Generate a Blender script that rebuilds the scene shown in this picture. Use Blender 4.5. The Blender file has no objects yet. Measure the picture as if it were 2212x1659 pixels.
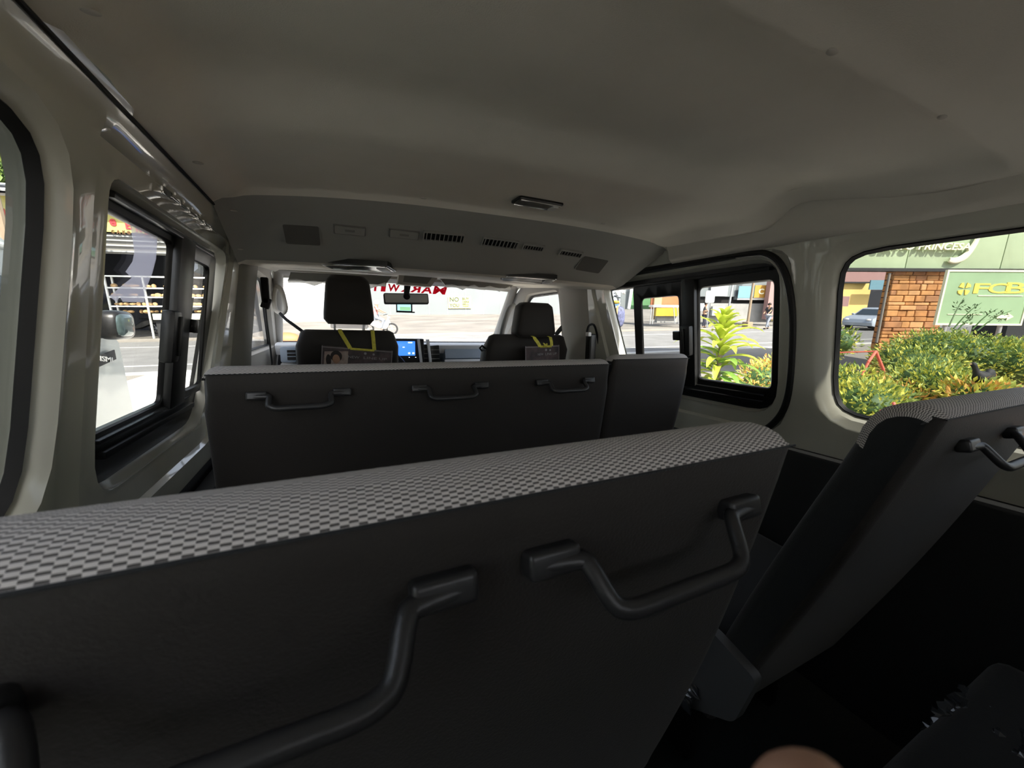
import bpy, bmesh, math, random
from mathutils import Vector as V, Matrix, geometry
random.seed(7)
C = bpy.data.collections.new('scene'); bpy.context.scene.collection.children.link(C)
R = math.radians
# ---------------------------------------------------------------- frames
# van frame: +Y = driving direction, +X = right, Z = up of the (slightly nose-down) van, camera lens at the origin
CX, CY, FL = 1106.0, 829.5, 823.79
MM = Matrix(((0.904281, -0.043564, 0.424709), (-0.426498, -0.137283, 0.894009), (0.019358, -0.989573, -0.142722)))
# street frame: level ground, x along the street, y across it
OR_ = Matrix(((0.991205, -0.12762, 0.035005), (0.125199, 0.990045, 0.064318), (-0.042865, -0.059369, 0.997315)))
OUT = OR_.transposed().to_4x4()
I4 = Matrix.Identity(4)
def ray(px, py): return MM @ V((px-CX, py-CY, FL))
def pv(px, py, X=None, Y=None, Z=None):
    d = ray(px, py)
    return d*((X/d.x) if X is not None else (Y/d.y) if Y is not None else (Z/d.z))
S18, C18 = math.sin(R(18)), math.cos(R(18))
def at(px, py, D=None, n=None, z=None):
    d = OR_ @ ray(px, py)
    return d*((D/(d.x*S18+d.y*C18)) if D is not None else (n/d.y) if n is not None else (z/d.z))
GZ = -1.8
# ---------------------------------------------------------------- materials
def mat(name, col, rough=.6, metal=0, spec=.5, coat=0, emit=None, es=1, var=0, vscale=8, bump=0, bscale=60, col2=None, sheen=0, trans=0, alpha=1):
    m = bpy.data.materials.new(name); m.use_nodes = True; nt = m.node_tree; b = nt.nodes['Principled BSDF']
    b.inputs['Base Color'].default_value = (*col, 1); b.inputs['Roughness'].default_value = rough
    b.inputs['Metallic'].default_value = metal; b.inputs['Specular IOR Level'].default_value = spec
    b.inputs['Coat Weight'].default_value = coat; b.inputs['Coat Roughness'].default_value = .035
    b.inputs['Alpha'].default_value = alpha
    if sheen: b.inputs['Sheen Weight'].default_value = sheen
    if trans: b.inputs['Transmission Weight'].default_value = trans
    if emit: b.inputs['Emission Color'].default_value = (*emit, 1); b.inputs['Emission Strength'].default_value = es
    if var or col2 or bump:
        tc = nt.nodes.new('ShaderNodeTexCoord')
    if var or col2:
        n = nt.nodes.new('ShaderNodeTexNoise'); n.inputs['Scale'].default_value = vscale; n.inputs['Detail'].default_value = 5
        nt.links.new(tc.outputs['Object'], n.inputs['Vector'])
        r = nt.nodes.new('ShaderNodeValToRGB'); r.color_ramp.elements[0].position = .35; r.color_ramp.elements[1].position = .65
        c2 = col2 or tuple(min(1, c*(1+var)) for c in col); c1 = col if col2 else tuple(c*(1-var) for c in col)
        r.color_ramp.elements[0].color = (*c1, 1); r.color_ramp.elements[1].color = (*c2, 1)
        nt.links.new(n.outputs['Fac'], r.inputs['Fac']); nt.links.new(r.outputs['Color'], b.inputs['Base Color'])
    if bump:
        n = nt.nodes.new('ShaderNodeTexNoise'); n.inputs['Scale'].default_value = bscale; n.inputs['Detail'].default_value = 3
        nt.links.new(tc.outputs['Object'], n.inputs['Vector'])
        bp = nt.nodes.new('ShaderNodeBump'); bp.inputs['Strength'].default_value = bump; bp.inputs['Distance'].default_value = .002
        nt.links.new(n.outputs['Fac'], bp.inputs['Height']); nt.links.new(bp.outputs['Normal'], b.inputs['Normal'])
    return m
def glass_mat(name, tint, gloss=1.45):
    m = bpy.data.materials.new(name); m.use_nodes = True; nt = m.node_tree; nt.nodes.clear()
    o = nt.nodes.new('ShaderNodeOutputMaterial'); mx = nt.nodes.new('ShaderNodeMixShader')
    t = nt.nodes.new('ShaderNodeBsdfTransparent'); g = nt.nodes.new('ShaderNodeBsdfGlossy'); lw = nt.nodes.new('ShaderNodeLayerWeight'); lw.inputs['Blend'].default_value = .5; pw = nt.nodes.new('ShaderNodeMath'); pw.operation = 'POWER'; pw.inputs[1].default_value = 5; fr = nt.nodes.new('ShaderNodeMath'); fr.operation = 'MULTIPLY_ADD'; fr.inputs[1].default_value = .55; fr.inputs[2].default_value = .018; nt.links.new(lw.outputs['Facing'], pw.inputs[0]); nt.links.new(pw.outputs[0], fr.inputs[0])
    t.inputs['Color'].default_value = (*tint, 1); g.inputs['Roughness'].default_value = .02
    nt.links.new(fr.outputs[0], mx.inputs[0]); nt.links.new(t.outputs[0], mx.inputs[1]); nt.links.new(g.outputs[0], mx.inputs[2])
    nt.links.new(mx.outputs[0], o.inputs['Surface']); return m
def film_mat(name, col, a):
    m = bpy.data.materials.new(name); m.use_nodes = True; nt = m.node_tree; nt.nodes.clear()
    o = nt.nodes.new('ShaderNodeOutputMaterial'); mx = nt.nodes.new('ShaderNodeMixShader')
    t = nt.nodes.new('ShaderNodeBsdfTransparent'); mx.inputs[0].default_value = a
    d = nt.nodes.new('ShaderNodeBsdfDiffuse'); tr = nt.nodes.new('ShaderNodeBsdfTranslucent'); m2 = nt.nodes.new('ShaderNodeMixShader')
    d.inputs[0].default_value = (*col, 1); tr.inputs[0].default_value = (*col, 1); m2.inputs[0].default_value = .7
    nt.links.new(d.outputs[0], m2.inputs[1]); nt.links.new(tr.outputs[0], m2.inputs[2])
    nt.links.new(t.outputs[0], mx.inputs[1]); nt.links.new(m2.outputs[0], mx.inputs[2]); nt.links.new(mx.outputs[0], o.inputs['Surface'])
    return m
def weave_mat(name, light, dark, a=.0050, b=.0024):
    m = bpy.data.materials.new(name); m.use_nodes = True; nt = m.node_tree; bs = nt.nodes['Principled BSDF']
    bs.inputs['Roughness'].default_value = .9; bs.inputs['Specular IOR Level'].default_value = .2; bs.inputs['Sheen Weight'].default_value = .05
    uv = nt.nodes.new('ShaderNodeUVMap'); sp = nt.nodes.new('ShaderNodeSeparateXYZ'); nt.links.new(uv.outputs[0], sp.inputs[0])
    def M_(op, x, y=None, z=None):
        n = nt.nodes.new('ShaderNodeMath'); n.operation = op
        for i, q in enumerate((x, y, z)):
            if q is None: continue
            if isinstance(q, (int, float)): n.inputs[i].default_value = q
            else: nt.links.new(q, n.inputs[i])
        return n.outputs[0]
    u = M_('MULTIPLY', sp.outputs[0], math.pi/a); v = M_('MULTIPLY', sp.outputs[1], math.pi/b)
    wob = nt.nodes.new('ShaderNodeTexNoise'); wob.inputs['Scale'].default_value = 220; nt.links.new(uv.outputs[0], wob.inputs['Vector'])
    wz = M_('MULTIPLY', M_('SUBTRACT', wob.outputs['Fac'], .5), .5)
    col = M_('FLOOR', M_('ADD', M_('DIVIDE', sp.outputs[0], a), M_('MULTIPLY', wz, .4)))
    half = M_('MULTIPLY', M_('MODULO', M_('ADD', col, 1000), 2), .5)
    fr = M_('FRACT', M_('ADD', M_('ADD', M_('DIVIDE', sp.outputs[1], b*1.6), M_('MULTIPLY', wz, .35)), half))
    s = M_('MULTIPLY', M_('ABSOLUTE', M_('SUBTRACT', fr, .5)), 2)
    thr = M_('MULTIPLY', M_('SINE', M_('MULTIPLY', sp.outputs[1], 2*math.pi/.0009)), .05)
    h = nt.nodes.new('ShaderNodeMapRange'); h.interpolation_type = 'SMOOTHSTEP'
    h.inputs['From Min'].default_value = .24; h.inputs['From Max'].default_value = .48; nt.links.new(s, h.inputs['Value'])
    mx = nt.nodes.new('ShaderNodeMix'); mx.data_type = 'RGBA'; mx.inputs['A'].default_value = (*dark, 1); mx.inputs['B'].default_value = (*light, 1)
    nt.links.new(M_('ADD', h.outputs[0], thr), mx.inputs['Factor']); nt.links.new(mx.outputs['Result'], bs.inputs['Base Color'])
    bp = nt.nodes.new('ShaderNodeBump'); bp.inputs['Strength'].default_value = .9; bp.inputs['Distance'].default_value = .0016
    nt.links.new(M_('ADD', h.outputs[0], thr), bp.inputs['Height']); nt.links.new(bp.outputs[0], bs.inputs['Normal'])
    return m
def stone_mat(name):
    m = bpy.data.materials.new(name); m.use_nodes = True; nt = m.node_tree; bs = nt.nodes['Principled BSDF']; bs.inputs['Roughness'].default_value = .85
    tc = nt.nodes.new('ShaderNodeTexCoord'); mp = nt.nodes.new('ShaderNodeMapping'); mp.inputs['Rotation'].default_value = (R(90), 0, 0)
    nt.links.new(tc.outputs['Object'], mp.inputs['Vector'])
    nz = nt.nodes.new('ShaderNodeTexNoise'); nz.inputs['Scale'].default_value = 3.0; nt.links.new(mp.outputs[0], nz.inputs['Vector'])
    vm = nt.nodes.new('ShaderNodeVectorMath'); vm.operation = 'SCALE'; vm.inputs['Scale'].default_value = .06; nt.links.new(nz.outputs['Color'], vm.inputs[0])
    va = nt.nodes.new('ShaderNodeVectorMath'); va.operation = 'ADD'; nt.links.new(mp.outputs[0], va.inputs[0]); nt.links.new(vm.outputs[0], va.inputs[1])
    br = nt.nodes.new('ShaderNodeTexBrick'); nt.links.new(va.outputs[0], br.inputs['Vector'])
    br.inputs['Color1'].default_value = (.62, .30, .10, 1); br.inputs['Color2'].default_value = (.42, .19, .07, 1); br.inputs['Mortar'].default_value = (.10, .045, .02, 1)
    br.inputs['Scale'].default_value = 1; br.inputs['Brick Width'].default_value = .42; br.inputs['Row Height'].default_value = .12
    br.inputs['Mortar Size'].default_value = .010; br.offset = .37; br.squash = .65; br.squash_frequency = 3; br.inputs['Mortar Smooth'].default_value = .3
    nt.links.new(br.outputs['Color'], bs.inputs['Base Color'])
    n2 = nt.nodes.new('ShaderNodeTexNoise'); n2.inputs['Scale'].default_value = 14; nt.links.new(mp.outputs[0], n2.inputs['Vector'])
    ma = nt.nodes.new('ShaderNodeMath'); ma.operation = 'SUBTRACT'; nt.links.new(n2.outputs['Fac'], ma.inputs[0]); nt.links.new(br.outputs['Fac'], ma.inputs[1])
    bp = nt.nodes.new('ShaderNodeBump'); bp.inputs['Distance'].default_value = .03; nt.links.new(ma.outputs[0], bp.inputs['Height']); nt.links.new(bp.outputs[0], bs.inputs['Normal'])
    return m
def stripe_mat(name, c1, c2, axis, pitch, rough=.6, metal=0):
    m = mat(name, c1, rough, metal); nt = m.node_tree; bs = nt.nodes['Principled BSDF']
    tc = nt.nodes.new('ShaderNodeTexCoord'); w = nt.nodes.new('ShaderNodeTexWave'); w.bands_direction = axis; w.inputs['Scale'].default_value = .314/pitch
    nt.links.new(tc.outputs['Object'], w.inputs['Vector']); mx = nt.nodes.new('ShaderNodeMix'); mx.data_type = 'RGBA'
    mx.inputs['A'].default_value = (*c1, 1); mx.inputs['B'].default_value = (*c2, 1); nt.links.new(w.outputs['Fac'], mx.inputs['Factor'])
    nt.links.new(mx.outputs['Result'], bs.inputs['Base Color'])
    bp = nt.nodes.new('ShaderNodeBump'); bp.inputs['Distance'].default_value = .02; nt.links.new(w.outputs['Fac'], bp.inputs['Height']); nt.links.new(bp.outputs[0], bs.inputs['Normal'])
    return m
K = {}
K['headliner'] = mat('headliner', (.74, .70, .62), .95, spec=.15, var=.05, vscale=3, bump=.25, bscale=500)
K['duct'] = mat('duct_plastic', (.33, .325, .30), .75, spec=.3, bump=.15, bscale=400)
K['paint'] = mat('body_paint', (.66, .65, .565), .22, spec=.5, coat=1, var=.03, vscale=5)
K['trimgrey'] = mat('trim_grey', (.22, .215, .20), .6, spec=.35, bump=.1, bscale=300)
K['trimlight'] = mat('trim_light', (.52, .49, .44), .6, spec=.35, bump=.1, bscale=300)
K['trimdark'] = mat('trim_dark', (.035, .036, .038), .7, spec=.3, bump=.2, bscale=300)
K['black'] = mat('black_plastic', (.012, .012, .012), .35, spec=.5)
K['blackm'] = mat('black_matte', (.010, .010, .010), .8, spec=.3)
K['rubber'] = mat('rubber_seal', (.008, .008, .008), .55, spec=.4)
K['vinyl'] = mat('seat_back_vinyl', (.031, .027, .0245), .62, spec=.3, bump=.3, bscale=350, sheen=.15)
K['vinylB'] = mat('seat_side_cloth', (.024, .026, .028), .85, spec=.25, bump=.3, bscale=500, sheen=.2)
K['weave'] = weave_mat('woven_seat_cloth', (.80, .755, .73), (.13, .122, .118))
K['handle'] = mat('handle_plastic', (.030, .030, .031), .33, spec=.5, bump=.08, bscale=600)
K['hinge'] = mat('hinge_cover', (.13, .135, .14), .5, spec=.4, bump=.1, bscale=300)
K['carpet'] = mat('floor_mat', (.012, .02, .021), .9, bump=.4, bscale=200)
K['glassS'] = glass_mat('side_glass', (.61, .62, .62)); K['glassC'] = glass_mat('sliding_glass', (.86, .87, .87))
K['glassR'] = glass_mat('rear_glass', (.84, .84, .84)); K['glassW'] = glass_mat('windscreen_glass', (.985, .985, .985))
K['film'] = film_mat('protective_film', (.9, .88, .95), .45)
K['white'] = mat('white_paint', (.78, .80, .77), .3, coat=.5)
K['whitep'] = mat('white_plastic', (.75, .74, .72), .5)
K['chrome'] = mat('chrome', (.75, .75, .74), .12, metal=1)
K['lens'] = mat('lamp_lens', (.10, .095, .085), .25, spec=.6)
K['yellow'] = mat('yellow_ribbon', (.66, .60, .07), .6, var=.15, vscale=60)
K['flyer'] = mat('flyer_print', (.05, .045, .05), .6, spec=.2, col2=(.12, .09, .09), vscale=18)
K['red'] = mat('red_vinyl', (.75, .02, .06), .5)
K['skin'] = mat('skin', (.42, .22, .15), .55, var=.08, vscale=40, bump=.3, bscale=120)
K['skind'] = mat('skin_tan', (.38, .21, .13), .6)
K['screen'] = mat('screen_blue', (.02, .08, .4), .2, emit=(.05, .22, .95), es=1.1)
K['icon'] = mat('screen_icons', (.8, .9, 1), .3, emit=(.85, .92, 1), es=1.6)
K['dash'] = mat('dash_bluegrey', (.27, .33, .40), .6, bump=.1)
K['dashl'] = mat('dash_light', (.80, .82, .84), .5)
K['mirror'] = mat('mirror_glass', (.6, .62, .6), .03, metal=1)
# ---------------------------------------------------------------- mesh builder
W = {}
def bbox_base(vs):
    xs = [v.x for v in vs]; ys = [v.y for v in vs]; zs = [v.z for v in vs]
    return V(((min(xs)+max(xs))/2, (min(ys)+max(ys))/2, min(zs)))
class MB:
    def __init__(s): s.v = []; s.f = []; s.m = []; s.uv = {}
    def add(s, vs, fs, m=0, T=None):
        o = len(s.v)
        for v in vs: s.v.append((T @ V(v)) if T is not None else V(v))
        for f in fs: s.f.append(tuple(o+i for i in f)); s.m.append(m)
        return o
    def box(s, c, sz, rot=None, bev=0, m=0, seg=2, T=None):
        bm = bmesh.new(); bmesh.ops.create_cube(bm, size=1)
        for v in bm.verts: v.co = V((v.co.x*sz[0], v.co.y*sz[1], v.co.z*sz[2]))
        if bev: bmesh.ops.bevel(bm, geom=bm.edges[:], offset=bev, segments=seg, profile=.6, affect='EDGES', clamp_overlap=True)
        A = Matrix.Translation(V(c)) @ ((rot.to_4x4()) if rot is not None else I4)
        if T is not None: A = T @ A
        bm.verts.index_update()
        s.add([v.co for v in bm.verts], [[v.index for v in f.verts] for f in bm.faces], m, A); bm.free(); return s
    def ring_loft(s, rings, m=0, closed=True, caps=True):
        n = len(rings[0]); vs = [p for r in rings for p in r]; fs = []
        for i in range(len(rings)-1):
            for j in range(n if closed else n-1):
                k = (j+1) % n; fs.append((i*n+j, i*n+k, (i+1)*n+k, (i+1)*n+j))
        if caps and closed: fs.append(tuple(range(n-1, -1, -1))); fs.append(tuple((len(rings)-1)*n+j for j in range(n)))
        s.add(vs, fs, m); return s
    def tube(s, pts, r, n=10, m=0, caps=True, flat=None, up=None, closed=False):
        pts = [V(p) for p in pts]; rings = []; N = len(pts); prev = None
        for i, p in enumerate(pts):
            if closed: t = (pts[(i+1) % N]-pts[i-1]).normalized()
            else: t = (pts[min(i+1, N-1)]-pts[max(i-1, 0)]).normalized()
            if up is not None: a = V(up)-t*V(up).dot(t); a = a.normalized() if a.length > 1e-5 else t.orthogonal().normalized()
            elif prev is None: a = t.orthogonal().normalized()
            else: a = (prev-t*prev.dot(t)).normalized()
            prev = a; b = t.cross(a); rr = r[i] if isinstance(r, (list, tuple)) else r
            fx = flat if flat else 1
            rings.append([p+a*math.cos(2*math.pi*k/n)*rr+b*math.sin(2*math.pi*k/n)*rr*fx for k in range(n)])
        if closed: rings.append(rings[0]); caps = False
        return s.ring_loft(rings, m, True, caps)
    def cyl(s, a, b, r, r2=None, n=16, m=0): return s.tube([a, b], [r, r if r2 is None else r2], n, m)
    def sph(s, c, r, n=14, m=0, rot=None, e=1.0):
        if not isinstance(r, (list, tuple)): r = (r, r, r)
        def sg(x, p): return math.copysign(abs(x)**p, x)
        vs = []; fs = []
        for i in range(1, n):
            t = math.pi*i/n-math.pi/2
            for j in range(2*n):
                u = math.pi*j/n
                vs.append(V((r[0]*sg(math.cos(t), e)*sg(math.cos(u), e), r[1]*sg(math.cos(t), e)*sg(math.sin(u), e), r[2]*sg(math.sin(t), e))))
        vs += [V((0, 0, -r[2])), V((0, 0, r[2]))]; L = 2*n
        for i in range(n-2):
            for j in range(L): fs.append((i*L+j, i*L+(j+1) % L, (i+1)*L+(j+1) % L, (i+1)*L+j))
        for j in range(L): fs.append((len(vs)-2, (j+1) % L, j)); fs.append((len(vs)-1, (n-2)*L+j, (n-2)*L+(j+1) % L))
        A = Matrix.Translation(V(c)) @ (rot.to_4x4() if rot is not None else I4); s.add(vs, fs, m, A); return s
    def prism(s, poly, h0, h1, T=None, m=0, holes=None):
        # poly in local XY, extruded along Z h0..h1
        loops = [poly]+(holes or []); pts = []; edges = []
        for L in loops:
            o = len(pts); pts += [V((p[0], p[1])) for p in L]; edges += [(o+i, o+(i+1) % len(L)) for i in range(len(L))]
        vo, eo, fo, *_ = geometry.delaunay_2d_cdt(pts, edges, [], 0, 1e-6)
        fs = [f for f in fo if inpoly(cen([vo[i] for i in f]), poly) and not any(inpoly(cen([vo[i] for i in f]), h) for h in (holes or []))]
        n = len(vo); s.add([V((p.x, p.y, h1)) for p in vo]+[V((p.x, p.y, h0)) for p in vo], [tuple(f) for f in fs]+[tuple(n+i for i in reversed(f)) for f in fs], m, T)
        for L in loops:
            k = len(L); s.add([V((p[0], p[1], h1)) for p in L]+[V((p[0], p[1], h0)) for p in L], [(i, i+k, (i+1) % k+k, (i+1) % k) for i in range(k)], m, T)
        return s
    def text(s, body, w, h, T, ext=.002, m=0, mirror=False, shear=0, bold=0):
        cu = bpy.data.curves.new('t', 'FONT'); cu.body = body; cu.extrude = .5; cu.align_x = 'CENTER'; cu.align_y = 'CENTER'; cu.shear = shear; cu.offset = bold
        cu.resolution_u = 3
        ob = bpy.data.objects.new('t', cu); me = bpy.data.meshes.new_from_object(ob)
        vs = [v.co.copy() for v in me.vertices]
        if vs:
            x0, x1 = min(v.x for v in vs), max(v.x for v in vs); y0, y1 = min(v.y for v in vs), max(v.y for v in vs)
            k = -1 if mirror else 1
            vs = [V((k*((v.x-x0)/(x1-x0)-.5)*w, ((v.y-y0)/(y1-y0)-.5)*h, (v.z+.5)*ext)) for v in vs]
            s.add(vs, [tuple(p.vertices) for p in me.polygons], m, T)
        bpy.data.objects.remove(ob); bpy.data.meshes.remove(me); bpy.data.curves.remove(cu); return s
    def build(s, name, mats, parent=None, frame=I4, smooth=35, label=None, root=None):
        if not isinstance(mats, (list, tuple)): mats = [mats]
        mats = [K[m] if isinstance(m, str) else m for m in mats]
        me = bpy.data.meshes.new(name)
        if parent is None:
            w = frame @ Matrix.Translation(bbox_base(s.v)) if root is None else root; inv = w.inverted() @ frame
        else: w = W[parent.name]; inv = w.inverted() @ frame
        me.from_pydata([inv @ v for v in s.v], [], s.f); 
        for m in mats: me.materials.append(m)
        me.polygons.foreach_set('material_index', s.m)
        if s.uv:
            uv = me.uv_layers.new(name='UVMap')
            for l in me.loops: uv.data[l.index].uv = s.uv.get(l.vertex_index, (0, 0))
        bm = bmesh.new(); bm.from_mesh(me)
        if not s.uv: bmesh.ops.remove_doubles(bm, verts=bm.verts, dist=1e-5)
        bmesh.ops.recalc_face_normals(bm, faces=bm.faces); bm.to_mesh(me); bm.free()
        if smooth:
            me.polygons.foreach_set('use_smooth', [True]*len(me.polygons)); me.set_sharp_from_angle(angle=R(smooth))
        o = bpy.data.objects.new(name, me); C.objects.link(o); W[o.name] = w
        if parent is None: o.matrix_world = w
        else: o.parent = parent
        if label: o['label'] = label
        return o
def cen(ps): return sum((V((p[0], p[1])) for p in ps), V((0, 0)))/len(ps)
def inpoly(p, poly):
    x, y = p[0], p[1]; c = False; n = len(poly)
    for i in range(n):
        x1, y1 = poly[i][0], poly[i][1]; x2, y2 = poly[i-1][0], poly[i-1][1]
        if (y1 > y) != (y2 > y) and x < (x2-x1)*(y-y1)/(y2-y1)+x1: c = not c
    return c
def tag(o, label, cat, group=None, kind=None):
    o['label'] = label; o['category'] = cat
    if group: o['group'] = group
    if kind: o['kind'] = kind
    return o
def thing(name, label, cat, loc, group=None, frame=I4, rz=0, kind=None):
    o = bpy.data.objects.new(name, None); C.objects.link(o); o.empty_display_size = .1
    w = frame @ Matrix.Translation(V(loc)) @ Matrix.Rotation(rz, 4, 'Z'); o.matrix_world = w; W[o.name] = w
    if kind == 'structure': o['kind'] = kind
    else: tag(o, label, cat, group)
    return o
def struct(o): o['kind'] = 'structure'; return o
def rot(x=0, y=0, z=0): return (Matrix.Rotation(R(z), 3, 'Z') @ Matrix.Rotation(R(y), 3, 'Y') @ Matrix.Rotation(R(x), 3, 'X'))
def frameM(o, x, y, z=None):
    x = V(x).normalized(); y = V(y); y = (y-x*y.dot(x)).normalized(); z = x.cross(y)
    return Matrix(((x.x, y.x, z.x, o[0]), (x.y, y.y, z.y, o[1]), (x.z, y.z, z.z, o[2]), (0, 0, 0, 1)))
def rloop(cs, r, n=5):
    out = []; N = len(cs)
    for i in range(N):
        p = V(cs[i]); a = V(cs[i-1]); b = V(cs[(i+1) % N]); rr = r[i] if isinstance(r, (list, tuple)) else r
        da = (a-p); db = (b-p); ka = min(rr, da.length*.48); kb = min(rr, db.length*.48)
        A = p+da.normalized()*ka; B = p+db.normalized()*kb
        for k in range(n+1):
            t = k/n; q = A*(1-t)**2+p*2*t*(1-t)+B*t*t
            # pull toward a true arc
            out.append((q+(p-q)*.08*4*t*(1-t)).to_tuple() if True else q)
    return [(round(x, 5), round(y, 5)) for x, y in out]
def inset(loop, d):
    n = len(loop); area = sum(loop[i-1][0]*loop[i][1]-loop[i][0]*loop[i-1][1] for i in range(n)); sg = 1 if area > 0 else -1; out = []
    for i in range(n):
        a = V(loop[i-1]); b = V(loop[i]); c = V(loop[(i+1) % n]); t = (c-a); t = t.normalized() if t.length > 1e-9 else V((1, 0))
        nrm = V((-t.y, t.x))*sg; out.append(tuple(b+nrm*d))
    return out
def sm(x): x = max(0, min(1, x)); return x*x*(3-2*x)
def pdist(p, loop):
    d = 9
    for i in range(len(loop)):
        a = V(loop[i-1]); b = V(loop[i]); ab = b-a; t = max(0, min(1, (V(p)-a).dot(ab)/max(1e-12, ab.dot(ab)))); d = min(d, (V(p)-a-ab*t).length)
    return d
# ================================================================ VAN SHELL
XC, HW, TB = .52, .865, .14
def wx(side, z, off=0): return XC+side*(HW+off-TB*z-.022*sm((z-.305)/.045))
def cshift(x, y): return sm((y+.2)/.4)*sm((1.75-y)/.2)*(.02*(1-((x-XC)/.8)**2)-(.02+.04*sm((y-.35)/.5))*(x-XC)/.8)
def cS(x, yy): return ceilz(x, yy-cshift(x, yy))
def wallmesh(side, outer, holes, contours, offf, g=.035):
    loops = [outer]+[h for h in holes]+contours; pts = []; edges = []
    zline = [(-1.15+.05*i, -.47) for i in range(94)]
    for L in loops:
        o = len(pts); pts += [V(p) for p in L]; edges += [(o+i, o+(i+1) % len(L)) for i in range(len(L))]
    ys = [p[0] for p in outer]; zs = [p[1] for p in outer]; y = min(ys)+g
    while y < max(ys):
        z = min(zs)+g
        while z < max(zs):
            if inpoly((y, z), outer) and (z > -.75 or (int(y/g) % 3 == 0)) and not any(inpoly((y, z), h) for h in holes) and all(pdist((y, z), L) > .008 for L in loops): pts.append(V((y, z)))
            z += g
        y += g
    if g < .05 and len(contours): o = len(pts); pts += [V(p) for p in zline]; edges += [(o+i, o+i+1) for i in range(len(zline)-1)]
    vo, eo, fo, *_ = geometry.delaunay_2d_cdt(pts, edges, [], 0, 1e-6)
    fs = [tuple(f) for f in fo if inpoly(cen([vo[i] for i in f]), outer) and not any(inpoly(cen([vo[i] for i in f]), h) for h in holes)]
    return [V((wx(side, p.y, offf(p.x, p.y)), p.x, p.y)) for p in vo], fs
def reveal(mb, side, loop, rings, m, offf):
    L0 = loop; prev = [V((wx(side, z, offf(y, z)), y, z)) for y, z in loop]; n = len(loop)
    for (ins, off) in rings:
        cur = [V((wx(side, z, off), y, z)) for y, z in inset(loop, ins)]
        mb.add(prev+cur, [(i, (i+1) % n, (i+1) % n+n, i+n) for i in range(n)], m); prev = cur
slideL = rloop([(.905, .25), (1.735, .25), (1.575, -.335), (.905, -.335)], [.05, .08, .10, .12])
slideR = rloop([(.805, .262), (1.745, .262), (1.58, -.30), (.80, -.30)], [.11, .09, .09, .13])
rearL = rloop([(-.28, .275), (.795, .275), (.765, -.31), (-.28, -.31)], [.10, .15, .16, .10])
rearR = rloop([(-.28, .285), (.695, .285), (.69, -.293), (-.28, -.293)], [.10, .15, .16, .10])
frontD = rloop([(2.17, .262), (2.60, .262), (3.22, -.16), (2.17, -.16)], [.06, .05, .10, .08])
OUTER = [(-1.15, -1.15), (3.5, -1.15), (3.5, -.13), (2.80, .27), (2.62, .345), (-1.15, .345)]
def dens(L, step=.08):
    out = []
    for i in range(len(L)):
        a = V(L[i]); b = V(L[(i+1) % len(L)]); k = max(1, int((b-a).length/step))
        for j in range(k): out.append(tuple(a+(b-a)*j/k))
    return out
OUTER = dens(OUTER)
conL = rloop([(.842, .300), (1.79, .300), (1.63, -.40), (.842, -.40)], [.03, .07, .10, .12])
conR = rloop([(.765, .285), (1.84, .285), (1.66, -.36), (.765, -.36)], [.10, .09, .09, .13])
def offL(y, z):
    o = 0
    if inpoly((y, z), conL): o += .014*sm(pdist((y, z), conL)/.008)
    if .70 < y < .86 and z < .2:
        o += .004*math.exp(-((y-.80)/.007)**2)*sm((.12-z)/.04)+.008*math.exp(-((y-.82)/.02)**2)
    o -= .010*sm((-z-.33)/.06)
    return o
def offR(y, z):
    o = 0
    if inpoly((y, z), conR): o += .014*sm(pdist((y, z), conR)/.01)
    if .69 < y < .80: o -= .006*math.exp(-((y-.735)/.02)**2)
    o -= .010*sm((-z-.35)/.06)
    return o
def dlp(L): return dens(L, .04)
for side, nm, holes, cons, offf in ((-1, 'wall_left', [rearL, slideL], [conL, inset(conL, .008)], offL), (1, 'wall_right', [rearR, slideR], [conR, inset(conR, .01)], offR)):
    mb = MB(); hs = [dlp(h) for h in holes]+[dlp(frontD)]
    vs, fs = wallmesh(side, OUTER, hs, [dlp(c) for c in cons], offf); mb.add(vs, fs, 0)
    if side < 0: reveal(mb, side, hs[0], [(.004, .004), (.014, .012), (.020, .022)], 0, offf)
    else: reveal(mb, side, hs[0], [(.006, .003), (.030, .012), (.042, .030)], 0, offf)
    reveal(mb, side, hs[1], [(.003, .012), (.005, .022), (.012, .030), (.014, .048)], 0, offf)
    reveal(mb, side, hs[2], [(.004, .006), (.014, .030)], 1, offf)
    for f in range(len(mb.f)):
        c = sum((mb.v[i] for i in mb.f[f]), V())/len(mb.f[f])
        if c.y > 2.02 : mb.m[f] = 1
        if c.z < -.47: mb.m[f] = 2
    # outer skin closing the shell behind the visible panel
    vs, fs = wallmesh(side, OUTER, [dlp(inset(h, .012)) for h in holes]+[dlp(frontD)], [], lambda y, z: .06, g=.12); mb.add(vs, fs, 3)
    struct(mb.build(nm, ['paint', 'trimlight', 'trimdark', 'white'], None, smooth=40))
def gasket(parent, side, loop, off, w, r0=.004):
    mb = MB(); a = [V((wx(side, z, off), y, z)) for y, z in loop]; b = [V((wx(side, z, off-.004), y, z)) for y, z in inset(loop, w*.4)]; c = [V((wx(side, z, off+.01), y, z)) for y, z in inset(loop, w)]
    n = len(loop); mb.add(a+b+c, [(i, (i+1) % n, (i+1) % n+n, i+n) for i in range(n)]+[(i+n, (i+1) % n+n, (i+1) % n+2*n, i+2*n) for i in range(n)])
    return mb.build('rubber_seal', 'rubber', parent, smooth=60)
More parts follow.
